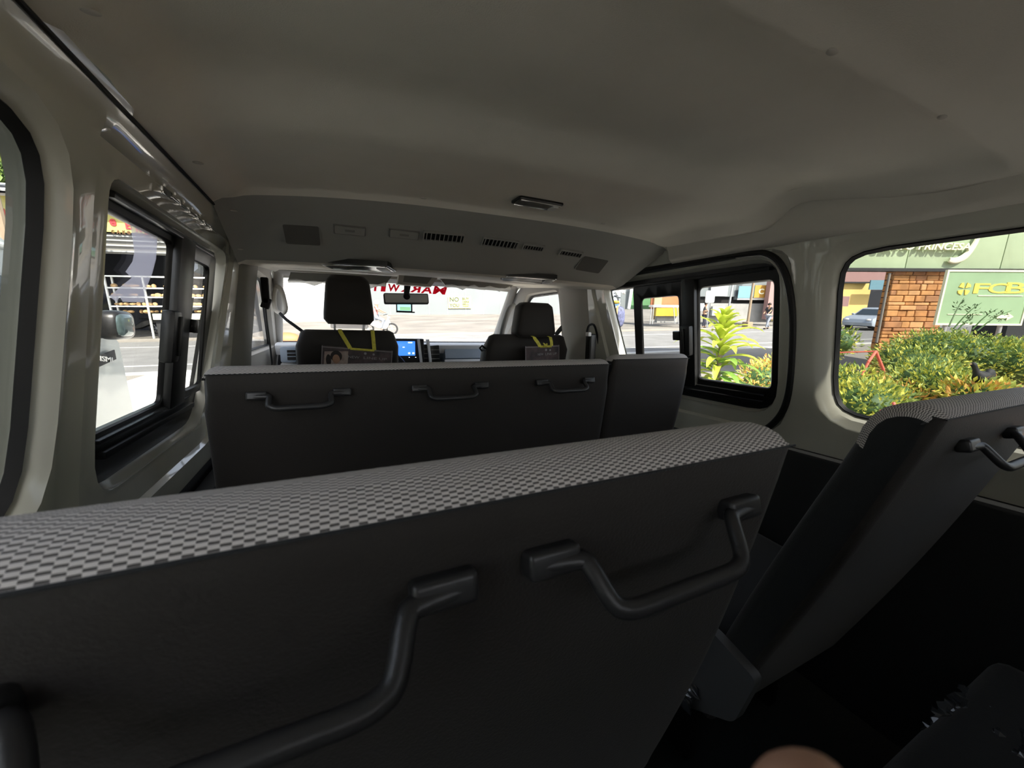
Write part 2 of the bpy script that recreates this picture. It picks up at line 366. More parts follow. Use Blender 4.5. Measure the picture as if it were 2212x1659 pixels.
def pane(parent, side, loop, off, m='glassS', name='glass_pane', t=.004):
    mb = MB(); n = len(loop); a = [V((wx(side, z, off), y, z)) for y, z in loop]; b = [V((wx(side, z, off+t), y, z)) for y, z in loop]
    mb.add(a+b, [tuple(range(n)), tuple(range(2*n-1, n-1, -1))]+[(i, (i+1) % n, (i+1) % n+n, i+n) for i in range(n)])
    return mb.build(name, m, parent, smooth=0)
def plate(mb, side, outer, holes, off, dep=.012, m=0):
    vs, fs = wallmesh(side, outer, holes, [], lambda y, z: off, g=.08); mb.add(vs, fs, m)
    for h in holes:
        n = len(h); p = [V((wx(side, z, off), y, z)) for y, z in h]; q = [V((wx(side, z, off+dep*.3), y, z)) for y, z in inset(h, .004)]; w2 = [V((wx(side, z, off+dep), y, z)) for y, z in inset(h, .006)]
        mb.add(p+q+w2, [(i, (i+1) % n, (i+1) % n+n, i+n) for i in range(n)]+[(i+n, (i+1) % n+n, (i+1) % n+2*n, i+2*n) for i in range(n)], m)
def bar(mb, side, y0, y1, z0, z1, off0, off1, bev=.006, m=0):
    c = V(((wx(side, z0, (off0+off1)/2)+wx(side, z1, (off0+off1)/2))/2, (y0+y1)/2, (z0+z1)/2))
    ang = math.atan2(TB*side, 1)
    mb.box(c, (abs(off1-off0), y1-y0, z1-z0), Matrix.Rotation(-ang, 3, 'Y'), bev, m)
def rr4(y0, y1, z0, z1, r): return dlp(rloop([(y0, z1), (y1, z1), (y1, z0), (y0, z0)], r))
# rear side windows
for i, (side, loop, ins, off, gw) in enumerate(((-1, rearL, .020, .022, .011), (1, rearR, .042, .030, .010))):
    w = thing('window_%d' % (1 if side < 0 else 4), '', '', (wx(side, 0, .03), .2, -.3), kind='structure')
    L = inset(dlp(loop), ins); gasket(w, side, L, off, gw); pane(w, side, inset(L, gw*.9), off+.008, 'glassC' if side < 0 else 'glassS')
# sliding windows
def slidewin(idx, side, outer, A, B, Cc, barY, frontbar, kind):
    w = thing('window_%d' % idx, '', '', (wx(side, 0, .045), 1.2, -.3), kind='structure')
    o = inset(dlp(outer), .010); mb = MB()
    a = rr4(*A, .028); b = rr4(*B, .03); c = dlp(rloop(Cc, [.03, .05, .03, .02]))
    plate(mb, side, o, [a, dlp(rloop([(barY[1], .215), (Cc[1][0]+.01, .225), (Cc[2][0]+.01, -.225), (barY[1], -.225)], .03))], .040)
    # channels above and below the glass
    bar(mb, side, o_min(o)+.04, o_max(o)-.10, .218, .232, .022, .045, .004); bar(mb, side, o_min(o)+.05, 1.50, -.262, -.246, .018, .045, .004)
    bar(mb, side, o_min(o)+.05, 1.50, -.232, -.224, .028, .045, .003)
    bar(mb, side, barY[0], barY[1], -.235, .235, .022, .048, .008)
    fr = mb.build('window_frame', 'black', w)
    pane(w, side, inset(a, .002), .050, 'glassC')
    s = MB(); so = dlp(rloop([(barY[1]-.01, .222), (frontbar[1], .222), (frontbar[1], -.225), (barY[1]-.01, -.225)], .02))
    plate(s, side, so, [b], .030, .010); s_ = s.build('sliding_sash', 'black', w)
    pane(w, side, inset(b, .002), .038, 'glassC'); pane(w, side, c, .050, 'glassC')
    # pull handle on the sash
    h = MB(); yb = (barY[0]+barY[1])/2-(.13 if side < 0 else 0)
    bar(h, side, yb-.030, yb+.022, -.10, .03, -.004, .026, .010); bar(h, side, yb-.004, yb+.004, -.085, .015, -.012, 0, .003)
    h.build('pull_handle', 'black', s_)
    return w
def o_min(L): return min(p[0] for p in L)
def o_max(L): return max(p[0] for p in L)
wl = slidewin(2, -1, slideL, (.915, 1.305, -.215, .205), (1.432, 1.60, -.205, .185), [(1.67, .212), (1.775, .212), (1.675, -.21), (1.67, -.21)], (1.305, 1.42), (1.60, 1.665), 0)
wr = slidewin(3, 1, slideR, (.842, 1.155, -.203, .190), (1.24, 1.475, -.205, .165), [(1.53, .205), (1.79, .205), (1.62, -.205), (1.53, -.205)], (1.155, 1.225), (1.475, 1.52), 0)
mb = MB(); bar(mb, 1, 1.225, 1.262, -.035, .005, .010, .032, .004); mb.build('latch', 'black', wr)
mb = MB(); bar(mb, -1, 1.425, 1.45, -.03, .01, .010, .032, .004); mb.build('latch', 'black', wl)
# sliding door weather seal (right)
sp = [(1.93, .20), (1.90, .275), (1.6, .285), (1.2, .283), (.92, .277), (.835, .262), (.785, .20), (.757, .08), (.752, -.08), (.762, -.22), (.80, -.31), (.88, -.385), (.98, -.44), (1.08, -.50), (1.12, -.62), (1.12, -1.1)]
def smooth_path(pts, k=6):
    out = []; P = [V(p) for p in pts]
    for i in range(len(P)-1):
        p0 = P[max(i-1, 0)]; p1 = P[i]; p2 = P[i+1]; p3 = P[min(i+2, len(P)-1)]
        for j in range(k):
            t = j/k; out.append(.5*((2*p1)+(p2-p0)*t+(2*p0-5*p1+4*p2-p3)*t*t+(3*p1-p0-3*p2+p3)*t**3))
    out.append(P[-1]); return out
mb = MB(); mb.tube([(wx(1, p.y, -.004), p.x, p.y) for p in smooth_path(sp)], .011, 10); struct(mb.build('trim_1', 'rubber'))
# door inner seam line further in: dark overhead rail above the sliding door
mb = MB(); bar(mb, 1, .95, 1.90, .268, .280, -.012, .01, .004); struct(mb.build('trim_2', 'trimdark'))
# front door windows
for i, side in ((5, -1), (6, 1)):
    w = thing('window_%d' % i, '', '', (wx(side, 0, .03), 2.5, -.2), kind='structure')
    L = inset(dlp(frontD), .014); gasket(w, side, L, .028, .012); pane(w, side, inset(L, .010), .036, 'glassW')
# B pillars
for side, nm in ((-1, 'trim_3'), (1, 'trim_4')):
    mb = MB(); rings = []
    for z in (-1.15, -.6, -.25, -.1, .1, .25, .31, .345):
        t = .03+.012*sm((-z)/.3)
        rings.append([V((wx(side, z, .0), 1.86, z)), V((wx(side, z, -t*.7), 1.90, z)), V((wx(side, z, -t), 1.95, z)), V((wx(side, z, -t), 2.07, z)), V((wx(side, z, -t*.8), 2.12, z)), V((wx(side, z, .0), 2.16, z))])
    mb.ring_loft(rings, 0, closed=False); struct(mb.build(nm, 'trimgrey' if side < 0 else 'trimlight', smooth=50))
# ---- ceiling / headliner
PY = [(-1.2, .385), (-.85, .392), (-.3, .396), (.22, .397), (.310, .391), (.326, .382), (.337, .382), (.350, .397), (.37, .401), (.45, .406), (.55, .416), (.66, .436), (.73, .451), (.775, .454), (.805, .447), (.870, .413), (.893, .407), (.92, .407), (1.0, .409), (1.15, .416), (1.285, .420), (1.30, .416), (1.315, .404), (1.40, .358), (1.50, .300), (1.58, .252), (1.615, .237), (1.65, .232), (1.75, .245), (2.2, .292), (2.6, .328), (2.74, .335), (2.82, .30)]
def ceilz(x, y):
    for i in range(len(PY)-1):
        if y <= PY[i+1][0]: break
    a, b = PY[i], PY[i+1]; t = (y-a[0])/(b[0]-a[0]); z = a[1]+(b[1]-a[1])*max(0, min(1, t))
    u = abs(x-XC)/.80
    k = (1-sm((y-1.3)/.35)*.75)*(1 if x < XC else .8)
    z -= .052*k*u**2.6
    # raised side rails of the moulded lining: bows between the ribs
    z -= (.030*sm((u-.895)/.045))*(1-sm((y-1.28)/.05))
    if y > 1.55: z = min(z, .34)
    return z
ysamp = []
for i in range(len(PY)-1):
    k = max(1, int((PY[i+1][0]-PY[i][0])/.03))
    for j in range(k): ysamp.append(PY[i][0]+(PY[i+1][0]-PY[i][0])*j/k)
ysamp.append(PY[-1][0])
mb = MB(); vs = []; NX = 64
for y in ysamp:
    # the front edge of each moulding bows a little
    for i in range(NX+1):
        u = i/NX; x = -.283+(1.606)*u; sk = sm((y+.2)/.4)*sm((1.75-y)/.2); yy = y+sk*(.02*(1-((x-XC)/.8)**2)-(.02+.04*sm((y-.35)/.5))*(x-XC)/.8)
        e = min(u, 1-u)*1.606; z = ceilz(x, y)-.012*(1-sm(e/.03)); z = max(z, .335 if y < 1.3 else .2); vs.append(V((x, yy, z)))
fs = [(j*(NX+1)+i, j*(NX+1)+i+1, (j+1)*(NX+1)+i+1, (j+1)*(NX+1)+i) for j in range(len(ysamp)-1) for i in range(NX)]
mb.add(vs, fs)
for f in range(len(mb.f)):
    if 1.305 < ysamp[f//NX] < 1.60: mb.m[f] = 1
struct(mb.build('ceiling', ['headliner', 'duct'], smooth=50))
mb = MB(); mb.box((XC, .83, .56), (1.84, 4.24, .04)); mb.box((-.395, .83, .45), (.03, 4.24, .24)); mb.box((1.435, .83, .45), (.03, 4.24, .24)); mb.box((XC, 2.90, .44), (1.80, .04, .24)); mb.box((XC, -1.24, .46), (1.80, .04, .22))
struct(mb.build('trim_5', 'white'))
# headliner edge welting on the left rail
mb = MB(); mb.tube([(-.2815, y, .3325) for y in [-.7+.1*i for i in range(26)]], .0032, 8); struct(mb.build('trim_6', 'rubber'))
# side cove of the headliner on the right
mb = MB(); rings = []
for i in range(34):
    y = -1.14+.095*i; zc = cS(1.235, y); rings.append([V((1.235, y, zc+.002)), V((1.275, y, zc-.012)), V((1.305, y, min(zc-.035, .335))), V((wx(1, .305, -.030), y, .305)), V((wx(1, .288, -.010), y, .286)), V((wx(1, .286, .004), y, .286)), V((1.345, y, .40)), V((1.26, y, .43))])
mb.ring_loft([r for r in rings if r[0].y < 1.30]); struct(mb.build('trim_12', 'headliner', smooth=70))
# clips in the headliner
for k, (px, py) in enumerate(((195, 25), (428, 352), (505, 455), (1797, 112), (2035, 253), (915, 428), (1303, 483), (518, 538))):
    d = ray(px, py); t = .2
    while t < 4 and d.normalized().z*t < cS(d.normalized().x*t, d.normalized().y*t)-.001 and not (d.normalized().x*t < -.27): t += .004
    p = d.normalized()*t; mb = MB(); mb.sph(p, (.010, .006, .0025), 8)
    o = mb.build('headliner_clip', 'trimlight'); tag(o, ['grey clip at the rear left corner of the ceiling', 'grey clip on the left ceiling edge above the sliding window', 'light clip beside the left end of the front roof duct', 'grey oval clip behind the rear ceiling rib, nearer the middle', 'grey oval clip behind the rear ceiling rib, nearer the right wall', 'small clip on the upper edge of the roof duct, left of the dome lamp', 'small clip on the upper edge of the roof duct, right of the dome lamp', 'light clip on the left pillar below the roof duct corner'][k], 'clip', 'lining clips')
# floor, rear wall
mb = MB(); mb.box((XC, 1.15, -1.19), (2.3, 4.8, .04)); struct(mb.build('floor', 'carpet'))
TB_ = Matrix(((1, 0, 0, XC), (0, 0, -1, -1.17), (0, 1, 0, 0), (0, 0, 0, 1)))
rw = dens(rloop([(-.66, .30), (.66, .30), (.72, -.20), (-.72, -.20)], .08), .2)
mb = MB(); mb.prism([(-1.10, -1.19), (1.10, -1.19), (1.10, -.2), (.88, .40), (.86, .56), (-.86, .56), (-.88, .40), (-1.10, -.2)], -.02, .04, TB_, holes=[rw]); struct(mb.build('wall_back', 'trimgrey', smooth=0))
w = thing('window_8', '', '', (XC, -1.18, -.2), kind='structure'); mb = MB(); mb.prism(rw, .005, .009, TB_); mb.build('glass_pane', 'glassR', w, smooth=0)
mb = MB(); mb.box((XC, 3.54, -.66), (2.2, .06, 1.06)); struct(mb.build('wall_front', 'trimdark'))
# inner door sill trims (dark lower trim top edge left)
mb = MB(); mb.box((-.362, 1.35, -.82), (.05, 1.2, .66), None, .012); struct(mb.build('trim_7', 'trimdark'))
mb = MB(); mb.box((1.425, .10, -.768), (.06, 1.50, .766), None, .02); mb.box((1.40, 1.42, -.80), (.05, .98, .74), None, .02); struct(mb.build('trim_8', 'trimdark'))
# left window header: polished clip strip above the sliding window
mb = MB(); bar(mb, -1, 1.13, 1.50, .272, .277, -.006, .014, .002); bar(mb, -1, 1.08, 1.13, .268, .284, -.004, .014, .002)
for k in range(5): bar(mb, -1, 1.17+.065*k, 1.175+.065*k, .268, .282, -.008, .014, .001)
tag(mb.build('wiring_clip_strip', 'chrome'), 'thin shiny strip of clips above the left sliding window', 'clip strip')
# ---- roof duct fittings
def onduct(px, py):
    d = ray(px, py); d = d/d.y; y = 1.30
    while y < 1.68 and d.z*y < cS(d.x*y, y): y += .002
    return d*y
def ductframe(c, px0, py0, px1, py1):
    a = onduct(px0, py0); b = onduct(px1, py1); x = (b-a); n = V((0, -.5, -.86)).normalized()
    x = x.normalized(); z = V((0, -.55, -.83)); z = (z-x*z.dot(x)).normalized(); y = z.cross(x)
    o = (a+b)/2+z*.004; return Matrix(((x.x, y.x, z.x, o.x), (x.y, y.y, z.y, o.y), (x.z, y.z, z.z, o.z), (0, 0, 0, 1))), (b-a).length
def rrect(w, h, r, n=4): return rloop([(-w/2, h/2), (w/2, h/2), (w/2, -h/2), (-w/2, -h/2)], r, n)
slopeN = V((0, -(.404-.252), -(1.58-1.315))).normalized()
duct_n = V((0, -.505, -.863))
def dfit(pxa, pya, pxb, pyb, hh, nm, label, cat, kind):
    T, w = ductframe(None, pxa, pya, pxb, pyb)
    root = thing(nm, label, cat, T.translation)
    if kind == 'vent':
        mb = MB(); mb.prism(rrect(w, hh, .006), -.006, .007, T, holes=[rrect(w-.010, hh-.010, .004)]); mb.build('vent_frame', 'duct', root)
        mb = MB(); mb.prism(rrect(w-.008, hh-.008, .004), -.004, .0005, T); mb.build('backing', 'blackm', root)
        mb = MB(); k = 9
        for i in range(k): mb.box(((i+.5)/k*(w-.012)-(w-.012)/2, 0, .003), (.0028, hh-.008, .006), None, .001, T=T)
        mb.build('louvre', 'duct', root)
    elif kind == 'button':
        mb = MB(); mb.prism(rrect(w, hh, .004), -.004, .002, T, holes=[rrect(w-.006, hh-.006, .003)]); mb.build('bezel', 'trimgrey', root)
        mb = MB(); mb.prism(rrect(w-.008, hh-.008, .003), -.004, .0035, T); mb.build('cover', 'duct', root)
        mb = MB(); mb.prism(rrect(w*.3, hh*.2, .002), .0035, .005, T); mb.build('thumb_tab', 'trimgrey', root)
    elif kind == 'slot':
        mb = MB(); mb.prism(rrect(w, hh, .004), -.004, .006, T, holes=[rrect(w-.010, hh*.62, .003)]); mb.build('bezel', 'duct', root)
        mb = MB(); mb.prism(rrect(w-.010, hh*.62, .003), -.004, .001, T); mb.build('lens', 'blackm', root)
        mb = MB()
        for i in range(7): mb.box(((i+.5)/7*(w-.014)-(w-.014)/2, 0, .002), (.003, hh*.55, .003), T=T)
        mb.build('slat', 'trimgrey', root)
    elif kind == 'speaker':
        mb = MB(); mb.prism(rrect(w, hh, .008), -.004, .0025, T); mb.build('mesh_cover', K['spk'], root)
        mb = MB(); mb.prism(rrect(w+.008, hh+.008, .010), -.004, .001, T, holes=[rrect(w-.002, hh-.002, .008)]); mb.build('rim', 'duct', root)
    return root
K['spk'] = mat('speaker_mesh', (.13, .125, .115), .9, bump=.8, bscale=900)
dfit(614, 503, 690, 508, .085, 'roof_speaker', 'dark square speaker mesh at the left end of the roof duct', 'speaker', 'speaker')
dfit(1252, 566, 1303, 575, .085, 'roof_speaker', 'dark square speaker mesh at the right end of the roof duct', 'speaker', 'speaker')
dfit(720, 492, 790, 499, .040, 'blanking_cover', 'flat blank cover next to the left speaker mesh', 'cover', 'button')
dfit(840, 501, 905, 508, .040, 'blanking_cover', 'flat blank cover just left of the black slotted vents', 'cover', 'button')
dfit(913, 506, 1003, 514, .046, 'air_vent', 'black slotted air vent, left one of the roof duct pair', 'vent', 'vent')
dfit(1040, 518, 1118, 528, .046, 'air_vent', 'black slotted air vent, right one of the roof duct pair', 'vent', 'vent')
dfit(1128, 530, 1174, 536, .036, 'duct_grille', 'small dark grille beside the right air vent', 'grille', 'slot')
dfit(1208, 542, 1256, 550, .036, 'duct_grille', 'small dark grille close to the right speaker mesh', 'grille', 'slot')
# ---- dome lamp
def oncl(px, py):
    d = ray(px, py); t = .1
    while t < 5 and (d*t).z < ceilz((d*t).x, (d*t).y): t += .0002
    return d*t
def onceil(px, py):
    d = ray(px, py).normalized(); t = .2
    while t < 5 and d.z*t < cS(d.x*t, d.y*t): t += .003
    return d*t
def ceillamp(q, nm, label, chrome=True):
    P = [onceil(*p) for p in q]; o = sum(P, V())/4; x = ((P[1]-P[0])+(P[2]-P[3])).normalized(); y = ((P[0]-P[3])+(P[1]-P[2])); y = (y-x*y.dot(x)).normalized()
    z = x.cross(y); 
    if z.z > 0: y = -y; z = -z; 
    w = ((P[1]-P[0]).length+(P[2]-P[3]).length)/2; h = abs((P[0]-P[3]).dot(y)); h = max(.05, min(h, .16))
    T = Matrix(((x.x, y.x, z.x, o.x), (x.y, y.y, z.y, o.y), (x.z, y.z, z.z, o.z), (0, 0, 0, 1)))
    root = thing(nm, label, 'lamp', o)
    mb = MB(); mb.prism(rrect(w, h, .012), -.012, .006, T, holes=[rrect(w-.016, h-.016, .008)]); mb.build('bezel', 'black', root)
    mb = MB(); mb.prism(rrect(w-.016, h-.016, .008), -.012, .010, T); mb.build('lens', 'lens', root)
    mb = MB(); mb.box((w*.37, 0, .011), (w*.13, h*.55, .008), None, .002, T=T); mb.build('switch', 'whitep', root)
    mb = MB(); mb.box((0, -h*.5+.010 if y.y > 0 else h*.5-.010, .009), (w*.9, .004, .006), None, .001, T=T); mb.box((0, h*.5-.010 if y.y > 0 else -h*.5+.010, .009), (w*.9, .003, .006), None, .001, T=T); mb.build('chrome_strip', 'chrome', root)
ceillamp([(1130, 422), (1222, 437), (1192, 452), (1097, 434)], 'dome_lamp', 'rectangular dome lamp on the ceiling behind the roof duct')
ceillamp([(700, 565), (848, 574), (842, 581), (700, 573)], 'header_lamp', 'long flat ceiling lamp above the driver seat')
ceillamp([(1095, 593), (1200, 602), (1190, 608), (1078, 600)], 'header_lamp', 'long flat ceiling lamp above the front passenger seat')
# ================================================================ SEATS
def backprof(y0, zs, slope, zb, th, bow=.012):
    pts = []; n = 14
    for i in range(n): # back panel from the bottom up
        t = i/n; z = zb+(zs-zb)*t; pts.append((y0+(zs-z)*slope-bow*math.sin(math.pi*t), z, 0))
    pts.append((y0, zs, 0))
    for dy, dz in ((.003, .005), (.010, .011), (.022, .0155), (.038, .0165), (.055, .013), (.072, .004), (.086, -.012), (.096, -.034), (.101, -.06)):
        pts.append((y0+dy*th/.10, zs+dz, 1))
    for i in range(1, 13):
        t = i/12; z = zs-.06+(zb-zs+.06)*t; pts.append((y0+th+(zs-.06-z)*slope*.95+.01*math.sin(math.pi*t), z, 1))
    return pts
def backrest(root, x0, x1, y0, zs, slope, zb, th, r=.035, name='backrest'):
    pr = backprof(y0, zs, slope, zb, th); N = len(pr); mb = MB()
    arc = [0]
    for i in range(1, N): arc.append(arc[-1]+math.hypot(pr[i][0]-pr[i-1][0], pr[i][1]-pr[i-1][1]))
    seam = next(i for i in range(N) if pr[i][2] == 1)-1; arc = [a-arc[seam] for a in arc]
    nr = []
    for i in range(N):
        a = pr[i-1]; b = pr[(i+1) % N]; t = V((b[0]-a[0], b[1]-a[1])); t.normalize(); nr.append(V((t.y, -t.x)))
    cy = sum(p[0] for p in pr)/N; cz = sum(p[1] for p in pr)/N
    if (V((pr[seam//2][0]-cy, 0))).dot(nr[seam//2]) > 0: nr = [-q for q in nr]
    xs = [(x0, 1), (x0+r*.08, .75), (x0+r*.25, .45), (x0+r*.5, .2), (x0+r*.8, .04), (x0+r, 0)]
    k = max(2, int((x1-x0-2*r)/.06)); xs += [(x0+r+(x1-x0-2*r)*i/k, 0) for i in range(1, k)]
    xs += [(x1-r, 0), (x1-r*.8, .04), (x1-r*.5, .2), (x1-r*.25, .45), (x1-r*.08, .75), (x1, 1)]
    for x, d in xs:
        for i, p in enumerate(pr):
            w = r if p[2] else r*.45
            if i == seam: w = r*.62
            q = V((p[0], p[1]))+nr[i]*w*d
            if d > .3 and abs(i-seam) < 2: x_ = x-(1 if x > (x0+x1)/2 else -1)*r*.35*d
            else: x_ = x
            mb.v.append(V((x_, q.x, q.y))); mb.uv[len(mb.v)-1] = (x, arc[i])
    for s_ in range(len(xs)-1):
        for i in range(N):
            j = (i+1) % N; mb.f.append((s_*N+i, s_*N+j, (s_+1)*N+j, (s_+1)*N+i))
            top = (i >= seam and pr[j][2]); edge = (xs[s_][1] > .7 and xs[s_+1][1] > .7) or (i > seam+8 and (xs[s_][1] > 0 or xs[s_+1][1] > 0))
            mb.m.append(1 if not top else (2 if edge else 0))
    mb.f.append(tuple(range(N-1, -1, -1))); mb.m.append(2); mb.f.append(tuple((len(xs)-1)*N+i for i in range(N))); mb.m.append(2)
    b = mb.build(name, ['weave', 'vinyl', 'vinylB'], root, smooth=50)
    # stitched seam
    s = MB(); s.tube([(x0+r*.4+(x1-x0-r*.8)*i/20, y0-.0005, zs) for i in range(21)], .0013, 6); s.build('stitched_seam', 'vinylB', b)
    # back panel
    return b, lambda z: y0+(zs-z)*slope-.012*math.sin(math.pi*(z-zb)/(zs-zb))
def handle(parent, xc, yf, z0, half=.130, bw=.067, drop=.033, so=.032):
    mb = MB()
    for s in (-1, 1):
        x = xc+s*(half-.022); mb.box((x, yf(z0)-.007, z0), (.044, .020, .021), rot(-14), .005, seg=3)
    path = []
    for x, dz, dy in ((-half+.008, 0, .0), (-half+.040, -.001, .004), (-half+.048, -.004, .009), (-bw-.006, -drop+.008, so-.006), (-bw+.004, -drop+.002, so-.001), (-bw+.018, -drop, so)):
        path.append((x, dz, dy))
    full = [(xc+x, z0+dz, dy) for x, dz, dy in path]+[(xc+t*.02, z0-drop, so) for t in (-1, 0, 1)]+[(xc-x, z0+dz, dy) for x, dz, dy in reversed(path)]
    pts = [V((x, yf(z0)-.010-dy, z)) for x, z, dy in full]
    mb.tube(smooth_path(pts, 3), .0075, 12, flat=.85)
    return mb.build('grab_handle', 'handle', parent, smooth=60)
def cushion(root, x0, x1, y0, y1, z0, z1):
    mb = MB(); mb.box(((x0+x1)/2, (y0+y1)/2, (z0+z1)/2), (x1-x0, y1-y0, z1-z0), rot(4), .04, seg=4)
    for i, v in enumerate(mb.v): mb.uv[i] = (v.x, v.y+v.z)
    mb.build('seat_cushion', 'vinylB', root)
def seatlegs(root, x0, x1, y0, y1, z1):
    for x in (x0, x1):
        mb = MB(); mb.box((x, (y0+y1)/2, (z1-1.15)/2), (.04, y1-y0, z1+1.15), None, .008); mb.build('seat_leg', 'blackm', root)
# three-seat bench of the front row
b1 = thing('bench_seat', 'charcoal three-person bench seat behind the front seats, with three grab handles', 'bench seat', (.32, 1.2, -1.15))
_, f1 = backrest(b1, -.277, .915, 1.080, -.118, .19, -.78, .10, .03)
for xc in (-.073, .315, .715): handle(b1, xc, f1, -.172, .116, .062, .027)
cushion(b1, -.27, .90, 1.22, 1.70, -.80, -.66); seatlegs(b1, -.20, .84, 1.28, 1.62, -.80)
# folding seat beside it
j1 = thing('folding_seat', 'narrow charcoal folding seat between the three-person bench and the sliding door', 'folding seat', (1.12, 1.2, -1.15))
backrest(j1, .922, 1.325, 1.090, -.103, .19, -.55, .085, .03)
cushion(j1, .94, 1.31, 1.22, 1.66, -.78, -.66); seatlegs(j1, 1.0, 1.25, 1.28, 1.58, -.78)
mb = MB(); mb.cyl((.925, 1.24, -.62), (1.32, 1.24, -.62), .02); mb.build('hinge_bar', 'black', j1)
# near bench
b2 = thing('bench_seat', 'charcoal two-person bench seat nearest the camera, patterned grey cloth along its top', 'bench seat', (.03, .4, -1.15))
_, f2 = backrest(b2, -.300, .443, .221, -.114, .262, -.70, .105, .026)
for xc in (-.048, .250): handle(b2, xc, f2, -.170)
cushion(b2, -.29, .43, .40, .88, -.80, -.66); seatlegs(b2, -.22, .36, .45, .80, -.80)
# single seat on the right
j2 = thing('single_seat', 'charcoal single seat leaning back under the right rear window', 'seat', (1.06, .4, -1.15))
_, f3 = backrest(j2, .774, 1.345, .214, -.116, .36, -.92, .100, .025)
handle(j2, 1.035, lambda z: f3(z), -.172)
cushion(j2, .80, 1.33, .52, .98, -.82, -.68); seatlegs(j2, .84, 1.20, .58, .90, -.82)
hc = rloop([(.505, -.665), (.395, -.695), (.43, -.83), (.58, -.93), (.66, -.80), (.60, -.70)], .02)
mb = MB(); mb.prism(hc, -.748, -.772, Matrix(((0, 0, -1, 0), (1, 0, 0, 0), (0, 1, 0, 0), (0, 0, 0, 1)))); mb.build('hinge_cover', 'hinge', j2, label='grey plastic hinge cover')
rb = thing('bench_seat', 'charcoal bench seat of the last row behind the camera', 'bench seat', (.5, -.6, -1.15))
backrest(rb, -.28, 1.32, -.50, -.06, .20, -.78, .11, .04); cushion(rb, -.26, 1.30, -.26, .22, -.82, -.70); seatlegs(rb, -.2, 1.24, -.22, .10, -.82)
# crumpled clear plastic
def crumple(nm, label, c, sx, sy, seed, h=.05):
    rnd = random.Random(seed); n = 26; mb = MB(); vs = []
    a = [(rnd.uniform(-16, 16), rnd.uniform(-16, 16), rnd.uniform(0, 6), rnd.uniform(.3, 1)) for _ in range(12)]
    for i in range(n):
        for j in range(n):
            u, v = i/(n-1)-.5, j/(n-1)-.5; z = sum(w*abs(math.sin(p*u+q*v+s)) for p, q, s, w in a)/12
            vs.append(V((c[0]+sx*u*(1+.2*rnd.random()), c[1]+sy*v*(1+.2*rnd.random()), c[2]+h*z*(1-2*abs(u))**.3)))
    mb.add(vs, [(i*n+j, i*n+j+1, (i+1)*n+j+1, (i+1)*n+j) for i in range(n-1) for j in range(n-1)])
    mb.add([v-V((0, 0, .0015)) for v in vs], [(i*n+j, (i+1)*n+j, (i+1)*n+j+1, i*n+j+1) for i in range(n-1) for j in range(n-1)])
    tag(mb.build(nm, K['cling'], smooth=0), label, 'plastic sheet')
K['cling'] = mat('crinkled_plastic', (.05, .055, .06), .15, spec=.9, coat=1)
crumple('plastic_sheet', 'crumpled clear plastic hanging beside the single seat cushion, by its hinge cover', (.745, .63, -.865), .07, .22, 3, .07)
crumple('plastic_sheet', 'crumpled clear plastic on the dark cushion at the lower right corner', (1.04, .14, -.705), .18, .14, 5, .035)
# front seats
def frontseat(nm, label, xc, y, w, z1, hx, hw0, hw1, hz0, hz1, plastic):
    root = thing(nm, label, 'car seat', (xc, y+.2, -1.15))
    mb = MB(); rings = []
    for k in range(13): # height sections
        t = k/12; z = -.95+(z1+.95)*t; ww = w/2*(1-.04*t)
        e = 1 if t < .93 else (1-((t-.93)/.07)**2*.10)
        yy = y+(z1-z)*.28; th = .13*(1 if t < .9 else 1-.5*((t-.9)/.1)**2)
        L = rrect(2*ww*e, th, .05, 4); rings.append([V((xc+p[0], yy+.065+p[1], z)) for p in L])
    rings.append([V((xc+(p.x-xc)*.9, y+.06+(p.y-y-.06)*.55, z1+.012)) for p in rings[-1]])
    mb.ring_loft(rings); mb.build('backrest', 'vinyl', root, smooth=60)
    mb = MB(); rings = []
    for k in range(11):
        t = k/10; z = hz0+(hz1-hz0)*t; e = math.sqrt(max(0, 1-(abs(2*t-1))**7)); e = .80+.2*e if 0 < k < 10 else .80
        ww = (hw0+(hw1-hw0)*t)*e; L = rrect(ww, .11*e, .035, 4); rings.append([V((hx+p[0], y+.05+p[1], z)) for p in L])
    mb.ring_loft(rings); mb.build('headrest', 'vinyl', root, smooth=60)
    for s in (-1, 1):
        mb = MB(); mb.cyl((hx+s*.075, y+.06, z1-.02), (hx+s*.075, y+.055, hz0+.03), .006); mb.build('headrest_post', 'chrome', root)
    if plastic:
        mb = MB(); mb.box((hx, y+.04, hz0-.010), (hw0*.72, .06, .026), None, .008); mb.build('plastic_wrap', 'film', root)
    cushion(root, xc-w/2+.02, xc+w/2-.02, y+.28, y+.64, -.84, -.68)
    mb = MB(); mb.box((xc, y+.42, -1.0), (w-.12, .34, .3), None, .02); mb.build('seat_base', 'blackm', root)
    return root
K['film'] = film_mat('protective_film', (.9, .88, .95), .45)
dv = frontseat('driver_seat', 'dark driver seat at the left with a tall headrest and yellow ribbon', .095, 2.28, .555, -.035, .098, .268, .215, .008, .268, True)
pa = frontseat('passenger_seat', 'dark front passenger seat at the right with a yellow ribbon', 1.054, 1.95, .565, -.042, 1.082, .272, .21, -.045, .152, False)
mb = MB(); mb.tube([(.780, 2.00, -.11), (.755, 1.985, -.095), (.742, 1.985, -.108), (.755, 1.99, -.122), (.782, 2.00, -.117)], .006, 8); mb.build('recline_lever', 'black', pa)
